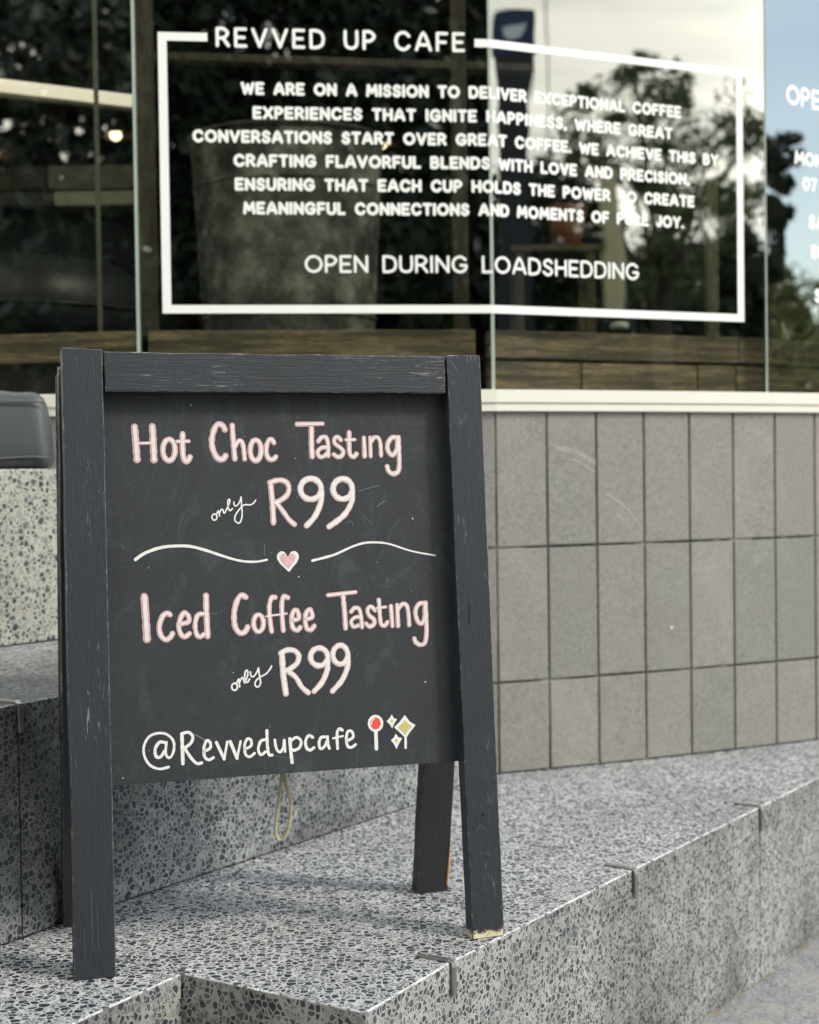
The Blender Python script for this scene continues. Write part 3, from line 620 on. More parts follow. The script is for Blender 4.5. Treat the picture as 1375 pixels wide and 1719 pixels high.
M_edge, t, b = newmat('rubbed paint edge'); v = coord(t); t.links.new(ramp(t, noise(t, v, 55, 6, .8), [(.42, (.028, .032, .04)), (.56, (.10, .105, .11)), (.66, (.33, .31, .27))]), b.inputs['Base Color']); b.inputs['Roughness'].default_value = .6
def member(name, q, mat, parent, h0, th, n=14, jit=.0004, label=None, vertical=True, basis=None):
    """a timber with outline quad q=(bl, br, tr, tl) in board coordinates, front face at h0"""
    f = basis or bp_; bm = bmesh.new(); rg = []
    for i in range(n+1):
        k = i/n
        a = [q[0][c] + (q[3][c]-q[0][c])*k for c in (0, 1)] if vertical else [q[0][c] + (q[1][c]-q[0][c])*k for c in (0, 1)]
        b_ = [q[1][c] + (q[2][c]-q[1][c])*k for c in (0, 1)] if vertical else [q[3][c] + (q[2][c]-q[3][c])*k for c in (0, 1)]
        ax = 0 if vertical else 1
        if 0 < i < n: a[ax] += random.gauss(0, jit); b_[ax] += random.gauss(0, jit)
        else: a[1-ax] += random.gauss(0, jit*.8); b_[1-ax] += random.gauss(0, jit*.8)
        rg.append([bm.verts.new(f(a[0], a[1], h0)), bm.verts.new(f(b_[0], b_[1], h0)), bm.verts.new(f(b_[0], b_[1], h0-th)), bm.verts.new(f(a[0], a[1], h0-th))])
    for i in range(n):
        for k in range(4): bm.faces.new((rg[i][k], rg[i][(k+1) % 4], rg[i+1][(k+1) % 4], rg[i+1][k]))
    bm.faces.new(rg[0][::-1]); bm.faces.new(rg[-1])
    o = put(name, bm, [mat, M_edge], parent, bevel=.0016, seg=1, label=label); o.modifiers['bevel'].material = 1; return o
TH = .036
member('stile', ((0, .0), (.0655, .001), (.0705, 1.012), (.005, 1.0155)), M_pv, sign, 0, TH)
member('stile', ((.6665, .0), (.724, .001), (.7235, 1.008), (.6625, 1.0075)), M_pf, sign, 0, TH, label='right upright of the frame, its foot worn to bare pale wood')
member('top_rail', ((.0735, .943), (.6590, .941), (.6600, 1.0055), (.0722, 1.0095)), M_ph, sign, -.004, .028, vertical=False, n=10)
# board panel
M_board, t, b = newmat('chalkboard'); v = coord(t)
n1 = noise(t, v, 3.2, 6, .65, .8); n2 = noise(t, v, 520, 2, .6); n3 = noise(t, coord(t, (2, 2, 1.2)), 7, 5, .75, 1.5)
col = mixc(t, rng(t, n1, .4, .75, 0, .8), (.0120, .0150, .0195), (.0215, .0262, .033))
col = mixc(t, rng(t, n3, .52, .80, 0, .22), col, (.16, .19, .20))
col = mixc(t, rng(t, n2, .45, .75, 0, .25), col, (.10, .11, .12))
vo = node(t, 'ShaderNodeTexVoronoi', Scale=46.0); t.links.new(v, vo.inputs['Vector']); spc = t.nodes.new('ShaderNodeSeparateColor'); t.links.new(vo.outputs['Color'], spc.inputs[0])
dot = mth('MULTIPLY', mth('LESS_THAN', vo.outputs['Distance'], mth('MULTIPLY', spc.outputs[1], .075, nt_=t), nt_=t), mth('LESS_THAN', spc.outputs[0], .30, nt_=t), nt_=t)
col = mixc(t, mth('MULTIPLY', dot, .75, nt_=t), col, (.6, .62, .6))
t.links.new(col, b.inputs['Base Color']); b.inputs['Roughness'].default_value = .62; bump(t, b, n2, .12, .0006)
bm = bmesh.new(); c8 = [bp_(.050, .2995, -.0225), bp_(.684, .3005, -.0225), bp_(.684, .3005, -.0285), bp_(.050, .2995, -.0285), bp_(.050, .985, -.0225), bp_(.684, .985, -.0225), bp_(.684, .985, -.0285), bp_(.050, .985, -.0285)]
# panel sits just behind the rail and between the stiles
c8 = [q - NN*.012 for q in c8]; hexa(bm, c8)
board = put('board_panel', bm, M_board, sign)
for q in [c for c in sign.children if c.name.startswith('stile')]: pass
PH0 = -.0345                                             # board face height in front-plane coordinates
# thin lipping beside the panel inside each stile
# --- chalk lettering, traced as strokes
def zmap(ox, oy, sc): return lambda p: (ox + p[0]/sc, oy + p[1]/sc)
def bst(x, y):
    P = O + NN*PH0; q = hit(x, y, P, NN) - P; return q.dot(U), q.dot(VV)
M_pink = simple('pink paint pen', (.62, .39, .40), .6, 0, .32, 140); M_wh = simple('white paint pen', (.72, .72, .71), .6, 0, .30, 260); M_core = simple('pinkish white core', (.74, .66, .66), .6, 0, .18, 150)
M_line = simple('dusky inner line', (.34, .24, .25), .6); M_red = simple('red paint pen', (.72, .07, .06), .6, 0, .1, 60); M_yel = simple('ochre yellow paint pen', (.55, .47, .16), .6, 0, .15, 60); M_chalk = simple('chalk white', (.74, .76, .74), .8, 0, .12, 150)
wob[0] = .055
def bfn(s_, t_, h): return bp_(s_, t_, PH0 + h)
def strokes(name, mp_, items, kind, label, cnt=None):
    """items: (points, width in zoomed pixels, closed); cnt = how many strokes make each letter"""
    if kind == 'pink': passes = [(M_pink, 1.1, .0004), (M_line, .72, .0008), (M_core, .62, .0012)]
    elif kind == 'whitepink': passes = [(M_pink, 1.1, .0004), (M_core, .80, .0008), (M_wh, .52, .0012)]
    else: passes = [(kind, 1.0, .0005)]
    kx = .5*(math.dist(bst(*mp_((0, 0))), bst(*mp_((1, 0)))) + math.dist(bst(*mp_((0, 0))), bst(*mp_((0, 1)))))
    i0 = 0
    for c_ in (cnt or [len(items)]):
        bm = bmesh.new()
        for k, (mt, f_, h) in enumerate(passes):
            nf = len(bm.faces)
            for j, it in enumerate(items[i0:i0+c_]):
                pts, wz = it[0], it[1]; cl = len(it) > 2 and it[2]
                px = [bst(*mp_(p)) for p in (pts if cl else smoothline(pts, 6))]
                w_ = tuple(a*kx*f_ for a in wz) if isinstance(wz, tuple) else wz*kx*f_
                ribbon(bm, px, w_, bfn, h + (j + i0)*.00002, cap=6, closed=cl)
            bm.faces.ensure_lookup_table()
            for f in bm.faces[nf:]: f.material_index = k
        put(name, bm, [p[0] for p in passes], board, label=label if c_ == len(items) else None); i0 += c_
def ell(cx, cy, rx, ry, n=28, rot=0):
    return [(cx + rx*math.cos(2*math.pi*i/n)*math.cos(rot) - ry*math.sin(2*math.pi*i/n)*math.sin(rot), cy + rx*math.cos(2*math.pi*i/n)*math.sin(rot) + ry*math.sin(2*math.pi*i/n)*math.cos(rot)) for i in range(n)]
zA_ = zmap(200, 690, 4.583); zB_ = zmap(430, 690, 4.583); zC_ = zmap(200, 880, 4.583); zD_ = zmap(430, 960, 4.1667); zE_ = zmap(200, 1070, 4.583); zF_ = zmap(430, 1150, 4.583); zG_ = zmap(400, 560, 2.75)
W1 = 42
strokes('letter', zA_, [([(118, 122), (128, 240), (138, 372)], 50), ([(255, 118), (262, 240), (268, 374)], 50), ([(145, 250), (255, 246)], 24), (ell(383, 300, 47, 82), 40, True), ([(488, 175), (488, 300), (498, 365), (522, 388), (545, 355)], 42), ([(445, 235), (535, 233)], 28)], 'pink', 'pink and white hand lettering reading Hot', [3, 1, 2])
strokes('letter', zA_, [([(812, 142), (795, 112), (758, 102), (728, 150), (712, 230), (722, 300), (755, 360), (795, 372), (818, 345)], 44), ([(870, 112), (878, 240), (890, 370)], 40), ([(893, 270), (912, 238), (938, 232), (955, 275), (965, 370)], 36), (ell(1050, 303, 42, 80), 40, True), ([(1190, 245), (1175, 222), (1155, 222), (1134, 265), (1132, 325), (1152, 368), (1185, 372), (1205, 352)], 38)], 'pink', 'pink and white hand lettering reading Choc', [1, 2, 1, 1])
strokes('letter', zB_, [([(315, 102), (510, 98)], 34), ([(425, 128), (425, 240), (430, 352)], 40), ([(478, 232), (505, 202), (538, 206), (552, 255), (554, 345)], 34), ([(545, 280), (500, 285), (472, 318), (488, 352), (522, 348), (545, 325)], 32), ([(650, 222), (625, 200), (602, 215), (604, 250), (640, 278), (668, 308), (660, 342), (628, 355), (598, 335)], 34), ([(715, 165), (715, 290), (725, 340), (750, 352), (770, 332)], 36), ([(692, 222), (758, 220)], 26), ([(828, 205), (834, 348)], 34), ([(876, 205), (880, 348)], 32), ([(882, 240), (908, 205), (938, 208), (954, 250), (960, 345)], 32), ([(1085, 205), (1045, 205), (1012, 250), (1014, 305), (1045, 340), (1080, 300), (1086, 225)], 36), ([(1094, 200), (1098, 300), (1100, 420), (1088, 468), (1050, 484), (1018, 462), (1008, 428)], 36)], 'pink', 'pink and white hand lettering reading Tasting', [2, 2, 1, 2, 1, 2, 2])
R99a = [([(1165, 565), (1180, 720), (1187, 862)], 42), ([(1158, 552), (1200, 537), (1248, 533), (1290, 553), (1306, 600), (1288, 650), (1240, 688), (1200, 705)], 40), ([(1215, 712), (1262, 775), (1305, 835), (1348, 872)], 38)]
strokes('letter', zA_, R99a, 'pink', 'pink and white letter R of the upper price')
strokes('letter', zB_, [(ell(420, 600, 80, 80), 44, True), ([(502, 620), (496, 705), (452, 810), (388, 882)], 42)], 'whitepink', 'white figure nine of the upper price')
strokes('letter', zB_, [(ell(665, 600, 74, 78), 44, True), ([(740, 620), (732, 705), (672, 805), (560, 890)], 42)], 'whitepink', 'second white figure nine of the upper price')
on1 = [(ell(733, 816, 19, 24), 11, True), ([(748, 796), (764, 768), (772, 808)], 11), ([(770, 790), (785, 758), (798, 762), (806, 786), (822, 765), (850, 700), (848, 680), (836, 690), (838, 738), (852, 766), (872, 750)], 11), ([(882, 700), (886, 724), (902, 730), (924, 704), (938, 662)], 11), ([(938, 662), (942, 730), (946, 800), (934, 850), (915, 862), (891, 842), (893, 806), (925, 756), (962, 722), (1008, 722), (1034, 708), (1050, 686)], 11)]
strokes('letter', zA_, on1, M_chalk, 'thin white script reading only beside the upper price')
strokes('wavy_line', zC_, [([(125, 272), (200, 222), (320, 180), (430, 168), (540, 170), (650, 196), (760, 232), (860, 264), (960, 286), (1060, 288), (1138, 273)], (26, 16))], M_wh, 'left white wavy line')
strokes('wavy_line', zG_, [([(342, 1048), (440, 1022), (520, 986), (580, 967), (640, 964), (700, 972), (800, 1004), (908, 1024)], (12, 7))], M_wh, 'right white wavy line')
def blob(name, mp_, pts, mat, h, label=None, k=4):
    bm = bmesh.new(); n = len(pts); pl = []
    for i in range(n):
        a, b_, c, d = pts[(i-1) % n], pts[i], pts[(i+1) % n], pts[(i+2) % n]
        for j in range(k):
            tt = j/k; pl.append(tuple(.5*((2*b_[q]) + (c[q]-a[q])*tt + (2*a[q]-5*b_[q]+4*c[q]-d[q])*tt*tt + (3*b_[q]-a[q]-3*c[q]+d[q])*tt**3) for q in (0, 1)) if k > 1 else b_)
    c_ = (sum(p[0] for p in pl)/len(pl), sum(p[1] for p in pl)/len(pl)); cv = bm.verts.new(bfn(*bst(*mp_(c_)), h)); vs = [bm.verts.new(bfn(*bst(*mp_(p)), h)) for p in pl]
    for i in range(len(vs)): bm.faces.new((cv, vs[i], vs[(i+1) % len(vs)]))
    put(name, bm, mat, board, label=label)
def heart(cx, cy, s_):
    return [(cx, cy-18*s_), (cx+14*s_, cy-38*s_), (cx+34*s_, cy-40*s_), (cx+47*s_, cy-22*s_), (cx+42*s_, cy+3*s_), (cx+22*s_, cy+28*s_), (cx+6*s_, cy+48*s_), (cx-8*s_, cy+38*s_), (cx-30*s_, cy+18*s_), (cx-46*s_, cy-6*s_), (cx-46*s_, cy-26*s_), (cx-32*s_, cy-40*s_), (cx-14*s_, cy-36*s_)]
blob('heart', zG_, heart(229, 1048, 1.06), M_wh, .0005, 'small pink heart with white outline'); blob('heart', zG_, heart(229, 1046, .74), M_pink, .001)
W2 = 40
strokes('letter', zC_, [([(193, 555), (205, 720), (214, 885)], 54), ([(392, 698), (368, 685), (332, 712), (308, 790), (320, 855), (355, 888), (392, 872), (410, 842)], 40), ([(468, 768), (532, 752), (532, 708), (500, 682), (468, 732), (460, 800), (478, 852), (508, 866), (540, 842)], 38), ([(648, 690), (605, 700), (584, 770), (596, 848), (625, 866), (655, 845)], 36), ([(668, 552), (672, 700), (680, 862)], 44)], 'pink', 'pink and white hand lettering reading Iced', [1, 1, 1, 2])
strokes('letter', zC_, [([(975, 562), (938, 548), (905, 595), (884, 690), (892, 788), (930, 838), (970, 826), (988, 790)], 42), (ell(1072, 762, 38, 65), 38, True)], 'pink', 'pink and white hand lettering reading Co of Coffee', [1, 1])
strokes('letter', zD_, [([(132, 178), (110, 180), (92, 235), (96, 330), (108, 418)], 32), ([(220, 180), (196, 172), (180, 215), (182, 320), (190, 412)], 32), ([(68, 312), (212, 292)], 16), ([(252, 338), (296, 326), (290, 278), (264, 272), (248, 322), (256, 390), (288, 408), (308, 388)], 33), ([(345, 332), (390, 316), (380, 268), (356, 275), (342, 330), (354, 396), (384, 404), (406, 378)], 33)], 'pink', 'pink and white hand lettering reading ffee of Coffee', [1, 2, 1, 1])
strokes('letter', zD_, [([(503, 164), (695, 142)], 28), ([(608, 172), (618, 280), (625, 395)], 34), ([(664, 278), (690, 252), (720, 262), (732, 310), (740, 385)], 30), ([(728, 315), (690, 320), (664, 348), (680, 384), (715, 375)], 28), ([(830, 268), (800, 242), (778, 268), (790, 305), (822, 332), (824, 365), (792, 382), (768, 362)], 30), ([(858, 198), (866, 320), (876, 370), (902, 374), (918, 350)], 30), ([(845, 254), (905, 246)], 22), ([(942, 240), (952, 378)], 30), ([(986, 232), (992, 378)], 30), ([(992, 262), (1022, 226), (1052, 236), (1064, 290), (1070, 372)], 30), ([(1172, 220), (1140, 224), (1114, 270), (1124, 335), (1152, 362), (1176, 330), (1180, 240)], 32), ([(1184, 218), (1190, 350), (1190, 440), (1178, 498), (1145, 510), (1114, 490), (1106, 465)], 32)], 'pink', 'pink and white hand lettering reading the lower Tasting', [2, 2, 1, 2, 1, 2, 2])
strokes('letter', zD_, [([(180, 575), (190, 720), (208, 852)], 40), ([(172, 570), (215, 548), (268, 552), (298, 590), (284, 640), (240, 676), (208, 692)], 36), ([(232, 702), (280, 742), (318, 805), (364, 845)], 34)], 'whitepink', 'white letter R of the lower price')
strokes('letter', zD_, [(ell(440, 595, 60, 62), 38, True), ([(500, 605), (498, 680), (462, 770), (405, 836)], 36)], 'whitepink', 'white figure nine of the lower price')
strokes('letter', zD_, [(ell(588, 580, 52, 66), 36, True), ([(641, 575), (640, 660), (602, 755), (534, 834)], 36)], 'whitepink', 'second white figure nine of the lower price')
on2 = [(ell(888, 380, 22, 27), 14, True), ([(905, 352), (920, 322), (927, 380)], 13), ([(924, 350), (944, 310), (955, 322), (966, 350), (980, 318), (990, 278), (985, 254), (970, 264), (966, 308), (984, 346), (1004, 320)], 13), ([(1010, 265), (1014, 296), (1036, 300), (1060, 265), (1072, 236)], 13), ([(1072, 236), (1080, 300), (1088, 350), (1070, 380), (1046, 370), (1052, 334), (1086, 304), (1130, 280), (1160, 245), (1172, 220)], 13)]
strokes('letter', zE_, on2, M_wh, 'thin white script reading only beside the lower price')
strokes('letter', zE_, [([(380, 998), (310, 1012), (240, 985), (197, 920), (190, 840), (230, 765), (300, 737), (370, 748), (418, 800), (420, 870), (395, 922), (366, 915), (358, 870), (364, 806)], 20), ([(358, 812), (312, 806), (278, 856), (284, 915), (318, 920), (350, 872)], 24), ([(482, 745), (487, 860), (490, 972)], 28), ([(480, 742), (532, 730), (566, 762), (552, 812), (502, 852)], 24), ([(508, 860), (556, 930), (598, 970), (635, 965)], 24), ([(650, 880), (700, 850), (698, 805), (672, 797), (652, 850), (658, 918), (690, 942), (724, 925)], 23), ([(748, 808), (808, 936)], 26), ([(808, 936), (832, 802)], 20), ([(854, 802), (907, 930)], 26), ([(907, 930), (934, 800)], 20), ([(965, 862), (1015, 832), (1012, 788), (986, 782), (965, 830), (972, 898), (1005, 918), (1040, 892)], 22), ([(1125, 785), (1088, 800), (1070, 860), (1090, 902), (1125, 880)], 22), ([(1136, 716), (1140, 830), (1152, 900), (1176, 905)], 24), ([(1197, 788), (1210, 856), (1238, 882), (1264, 845), (1268, 795)], 22), ([(1270, 790), (1276, 878)], 22)], M_wh, 'white hand lettering reading @Revvedu', [2, 3, 1, 2, 2, 1, 2, 2])
strokes('letter', zF_, [([(258, 412), (266, 500), (276, 596)], 26), ([(265, 432), (308, 402), (345, 430), (334, 480), (292, 502), (268, 490)], 22), ([(435, 402), (405, 388), (380, 430), (387, 482), (415, 500), (444, 482)], 23), ([(540, 400), (502, 402), (484, 440), (492, 488), (524, 474), (544, 432)], 22), ([(549, 396), (552, 455), (564, 488)], 22), ([(664, 348), (636, 337), (622, 380), (626, 488)], 23), ([(592, 410), (668, 392)], 16), ([(692, 432), (745, 402), (736, 358), (706, 357), (693, 410), (702, 466), (730, 480), (764, 458)], 22)], M_wh, 'white hand lettering reading pcafe', [2, 1, 2, 2, 1])
strokes('pin_drawing', zF_, [(ell(918, 295, 50, 56), 20, True), ([(921, 362), (925, 490)], 28)], M_wh, 'white outline of the drawn lollipop pin'); blob('pin_drawing', zF_, ell(920, 297, 43, 49, 16), M_red, .0003, 'red disc of the drawn pin', 1)
strokes('pin_drawing', zF_, [([(886, 305), (892, 275), (908, 258)], 8)], M_wh, None)
def star(cx, cy, top, rgt, bot, lf, k=.30): return [top, (cx + (rgt[0]-cx)*k, cy + (top[1]-cy)*k), rgt, (cx + (rgt[0]-cx)*k, cy + (bot[1]-cy)*k), bot, (cx + (lf[0]-cx)*k, cy + (bot[1]-cy)*k), lf, (cx + (lf[0]-cx)*k, cy + (top[1]-cy)*k)]
def sc_(pts, cx, cy, k): return [(cx + (p[0]-cx)*k, cy + (p[1]-cy)*k) for p in pts]
S1 = star(1143, 325, (1143, 230), (1226, 308), (1150, 412), (1060, 325), .46); S2 = star(1043, 277, (1042, 226), (1083, 262), (1046, 334), (1002, 278), .42); S3 = star(1077, 425, (1073, 373), (1123, 408), (1080, 494), (1036, 425), .42)
for S_, cx_, cy_, lb in ((S1, 1143, 325, 'large white edged yellow sparkle'), (S2, 1043, 277, 'upper small sparkle'), (S3, 1077, 425, 'lower small sparkle')):
    blob('sparkle_drawing', zF_, S_, M_wh, .0006, lb, 1); blob('sparkle_drawing', zF_, sc_(S_, cx_, cy_, .62 if S_ is S1 else .3), M_yel, .0011, None, 1)
strokes('sparkle_drawing', zF_, [([(1150, 395), (1150, 482)], 22)], M_wh, None)
# chalk smudges
M_sm = simple('chalk smudge', (.13, .14, .15), .8, 0, .3, 200)
for pts, wd in (([(700, 600), (716, 560)], 3), ([(918, 70), (924, 112)], 2)): strokes('chalk_smear', zD_, [(pts, wd)], M_sm, None)
for pts, wd in (([(790, 615), (900, 585), (950, 572)], 6), ([(690, 860), (735, 850), (745, 885)], 4), ([(310, 45), (335, 60)], 4), ([(820, 800), (900, 870)], 3), ([(930, 735), (990, 690)], 8)): strokes('chalk_smear', zB_, [(pts, wd)], M_sm, None)
for pts, wd in (([(1120, 150), (1118, 240)], 5), ([(700, 685), (755, 690)], 5)): strokes('chalk_smear', zC_, [(pts, wd)], M_sm, None)
for pts, wd in (([(580, 745), (680, 800)], 12), ([(1175, 905), (1370, 945)], 3), ([(1160, 660), (1158, 700)], 3)): strokes('chalk_smear', zE_, [(pts, wd)], M_sm, None)
# rear frame, hinged at the top and splayed back
RL = R(-9.8); RO = O + Vector((-math.sin(YAW), math.cos(YAW), 0))*.338
RV = Vector((-math.sin(YAW)*math.sin(RL), math.cos(YAW)*math.sin(RL), math.cos(RL))); RN = U.cross(RV)
def rp_(s_, t_, h=0): return RO + U*s_ + RV*t_ + RN*h
member('rear_leg', ((.001, 0), (.064, 0), (.060, 1.0), (.002, 1.0)), M_pd, sign, .036, .036, basis=rp_)
member('rear_leg', ((.657, 0), (.719, 0), (.731, 1.0), (.670, 1.0)), M_pd, sign, .036, .036, basis=rp_, label='right rear leg with a bare orange wood streak at the foot')
M_ply = woodmat('raw brown edge', (.035, .025, .02), (.08, .05, .035), (.18, .09, .05), (9, 9, .8))
member('rear_panel', ((-.001, .345), (.700, .345), (.712, .985), (.000, .985)), M_ply, sign, -.001, .012, basis=rp_, n=6)
member('rear_rail', ((.068, .93), (.652, .93), (.652, .99), (.068, .99)), M_pd, sign, .033, .03, basis=rp_, vertical=False, n=6)
for s_ in (.09, .62):
    bm = bmesh.new(); a = bp_(s_, .985, -TH-.001); tube(bm, [a + U*k for k in (-.02, .02)], .006, 10); put('hinge', bm, M_stud, sign, smooth=True)
bm = bmesh.new(); a0_, a1_ = rp_(.7165, .02, .0365), rp_(.7195, .105, .0365); tube(bm, [a0_, (a0_+a1_)/2 + U*.0005, a1_], [.0022, .0028, .0004], 6); put('bare_streak', bm, simple('orange bare wood', (.62, .36, .16), .6), sign)
# rope loop below the board
M_rope, t, b = newmat('cream rope'); v = coord(t, (1, 1, 1)); wv = node(t, 'ShaderNodeTexWave', Scale=160.0, Distortion=1.0); wv.bands_direction = 'DIAGONAL'; t.links.new(v, wv.inputs['Vector'])
t.links.new(mixc(t, wv.outputs[0], (.42, .37, .24), (.58, .53, .38)), b.inputs['Base Color']); b.inputs['Roughness'].default_value = .8; bump(t, b, wv.outputs[0], .6, .002)
def at(x, y, D): return CAM + ray(x, y)*(D/ray(x, y).y)
rl = [at(x, y, 2.60) for x, y in smoothline([(474, 1280), (472, 1310), (468, 1345), (464, 1380), (464, 1402), (470, 1410), (480, 1402), (487, 1372), (488, 1345), (481, 1322), (476, 1300), (475, 1280)], 9)]
bm = bmesh.new()
for st_ in range(3): tube(bm, [p_ + (rt*math.cos(i*.9 + st_*2.094) + fw*math.sin(i*.9 + st_*2.094))*.0017 for i, p_ in enumerate(rl)], .002, 6)
put('rope', bm, M_rope, sign, smooth=True)
# scratches and a slot in the uprights
M_scr = simple('light scratch', (.11, .115, .12), .7, 0, .4, 200)
def scratch(pts, wd, mt=None, h=.0005):
    bm = bmesh.new(); pl = []
    for x, y in smoothline(pts, 5): q_ = hit(x, y, O, NN) - O; pl.append((q_.dot(U), q_.dot(VV)))
    ribbon(bm, pl, wd, lambda a_, b_, c_: bp_(a_, b_, c_), h, cap=0); put('scratch', bm, mt or M_scr, sign)
for pts, wd in (([(153, 1495), (155, 1560), (156, 1600)], (.0008, .0004)), ([(141, 1560), (144, 1620)], (.0007, .0003)), ([(163, 1520), (165, 1590)], (.0004, .0006)), ([(146, 770), (149, 784), (146, 796)], (.0006, .0003)), ([(144, 690), (147, 708), (143, 722)], (.0005, .0003)), ([(145, 860), (152, 880), (153, 915)], (.0009, .0003)), ([(148, 800), (140, 830), (146, 850)], (.0004, .0005)), ([(128, 598), (131, 640)], (.0004, .0003)), ([(155, 600), (157, 628)], (.0006, .0003)), ([(760, 610), (768, 624)], (.002, .001)), ([(790, 700), (788, 760)], (.0004, .0003)), ([(806, 1350), (808, 1358)], (.0005, .0003)), ([(819, 1358), (822, 1370), (821, 1380)], (.0005, .0003)), ([(802, 1388), (812, 1391)], (.0004, .0006)), ([(800, 1395), (806, 1385), (813, 1392)], (.0009, .0006)), ([(806, 1430), (826, 1436)], (.0003, .0005)), ([(788, 1500), (812, 1506)], (.0004, .0003))): scratch(pts, wd)
M_slot = simple('dark split', (.004, .004, .005), .9)
scratch([(787, 1012), (788, 1030), (787, 1048)], (.0016, .002), M_slot, .0006); scratch([(808, 1366), (813, 1369)], .0045, M_slot, .0004); scratch([(799, 1372), (804, 1378), (812, 1380)], .0007, M_slot, .0004); scratch([(724, 622), (729, 623)], .0018, M_slot, .0006)

# ------------------------------------------------------------------ what stands behind the camera (seen in the glass)
def mirror_at(x, y, P, a, dist):                     # where a reflected sight line gets after dist metres
    q = vplane(x, y, P, a); n = Vector((math.sin(a), -math.cos(a), 0)); d = (q-CAM).normalized(); r_ = d - n*2*d.dot(n); return q + r_*dist
M_bark = simple('bark', (.09, .07, .05), .9, 0, .3, 20, .6, 40, (1, 1, .2))
def leafmat(name, c):
    mt, t, b = newmat(name); v = coord(t)
    t.links.new(ramp(t, noise(t, v, 1.6, 3, .6), [(.3, tuple(k*.55 for k in c)), (.55, c), (.75, tuple(min(1, k*1.7) for k in c))]), b.inputs['Base Color']); b.inputs['Roughness'].default_value = .5
    return mt
M_lf = [leafmat('dark leaf', (.030, .045, .018)), leafmat('mid leaf', (.09, .125, .035)), leafmat('olive leaf', (.20, .22, .08))]
def tree(loc, rad, zc, hgt, n, leaf, mat, label, seed, clumps=26, dens=.5, cr_=(.16, .38), name='leafy_tree', grp='trees across the street reflected in the glass'):
    rn = random.Random(seed); t_ = thing(name, label, 'tree', (loc[0], loc[1], ZG), grp)
    bm = bmesh.new(); base = Vector((loc[0], loc[1], ZG)); top = Vector((loc[0], loc[1], zc))
    tube(bm, [base, base.lerp(top, .4) + Vector((.05, .02, 0)), top], [rad*.09, rad*.065, rad*.03], 10)
    cl = []
    for i in range(clumps):
        while True:
            d = Vector((rn.uniform(-1, 1), rn.uniform(-1, 1), rn.uniform(-1, 1)))
            if d.length < 1: break
        c = Vector((loc[0] + d.x*rad*.85, loc[1] + d.y*rad*.85, zc + d.z*hgt*.85)); cl.append((c, rad*rn.uniform(*cr_)))
        if i < 12: tube(bm, [base.lerp(top, rn.uniform(.5, .95)), base.lerp(top, .8).lerp(c, .6) + Vector((0, 0, .05*rad)), c], [rad*.03, rad*.018, rad*.006], 6)
    put('trunk', bm, M_bark, t_, smooth=True)
    vs, fs = [], []
    for i in range(n):
        c, r_ = rn.choice(cl); d = Vector((rn.gauss(0, 1), rn.gauss(0, 1), rn.gauss(0, .8))).normalized()*r_*rn.random()**dens
        p = c + d; a = Vector((rn.gauss(0, 1), rn.gauss(0, 1), rn.gauss(0, 1))).normalized(); b_ = a.cross(Vector((rn.gauss(0, 1), rn.gauss(0, 1), rn.gauss(0, 1)))).normalized(); l = leaf*rn.uniform(.6, 1.3)
        k = len(vs); vs += [p - a*l, p + b_*l*.45, p + a*l, p - b_*l*.45]; fs.append((k, k+1, k+2, k+3))
    me = bpy.data.meshes.new('crown'); me.from_pydata(vs, [], fs); me.materials.append(mat); put('crown', None, None, t_, me=me)
def dirp(P, az, d): return (P[0] + math.sin(R(az))*d, P[1] - math.cos(R(az))*d)
PBm, PCm, PDm = along(PA1, AB_, .46), along(SB, AC_, .45), along(PC1, AD_, .15)
tree(dirp(PBm, 6, 10.5), 2.7, 3.2, 3.9, 60000, .085, M_lf[0], 'tall dense dark tree whose reflection fills the heading of the lettered glass', 11, 150, .8)
tree(dirp(PBm, 19, 11.5), 2.5, 3.2, 3.9, 52000, .085, M_lf[0], 'dense dark tree reflected behind the left glass joint of the lettered panes', 12, 140, .8)
tree(dirp(PA1, -14, 12), 3.2, 3.4, 3.9, 58000, .095, M_lf[0], 'broad dark tree reflected at the left end of the lettered pane', 13, 150, .8)
tree(dirp(PA1, -33, 13), 3.2, 3.4, 3.6, 46000, .10, M_lf[0], 'dark tree with a gap of sky reflected in the far left pane', 14, 120, .8)
q = mirror_at(1110, 300, SB, AC_, 17)
tree((q.x, q.y), 2.0, q.z-.05, 2.0, 11500, .055, M_lf[1], 'airy tree with sky showing through it, reflected over the middle of the text', 15, 120, .36, (.05, .2))
q = mirror_at(1140, 455, SB, AC_, 22)
tree((q.x, q.y), 2.4, q.z-.75, 1.3, 20000, .10, M_lf[0], 'low dark bushy tree reflected behind the words pure joy', 16, 90, .8)
q = mirror_at(915, 420, SB, AC_, 15)
tree((q.x, q.y), 1.15, q.z-.3, 1.5, 12000, .08, M_lf[0], 'dark upright tree reflected beside the navy pylon', 17, 60, .8)
q = mirror_at(1290, 330, PC1, AD_, 14)
tree((q.x, q.y), .45, q.z, 1.25, 2600, .06, M_lf[0], 'slim dark tree reflected at the edge of the right pane', 18, 26)
q = mirror_at(1335, 560, PC1, AD_, 26)
tree((q.x, q.y), 1.8, q.z-.3, 1.7, 12000, .09, M_lf[2], 'yellow green shrubby tree reflected low in the right pane', 19, 30)
q = mirror_at(1250, 470, SB, AC_, 21)
tree((q.x, q.y), .9, q.z-.3, 1.4, 6000, .09, M_lf[0], 'dark narrow tree reflected at the right border of the text', 20, 24)
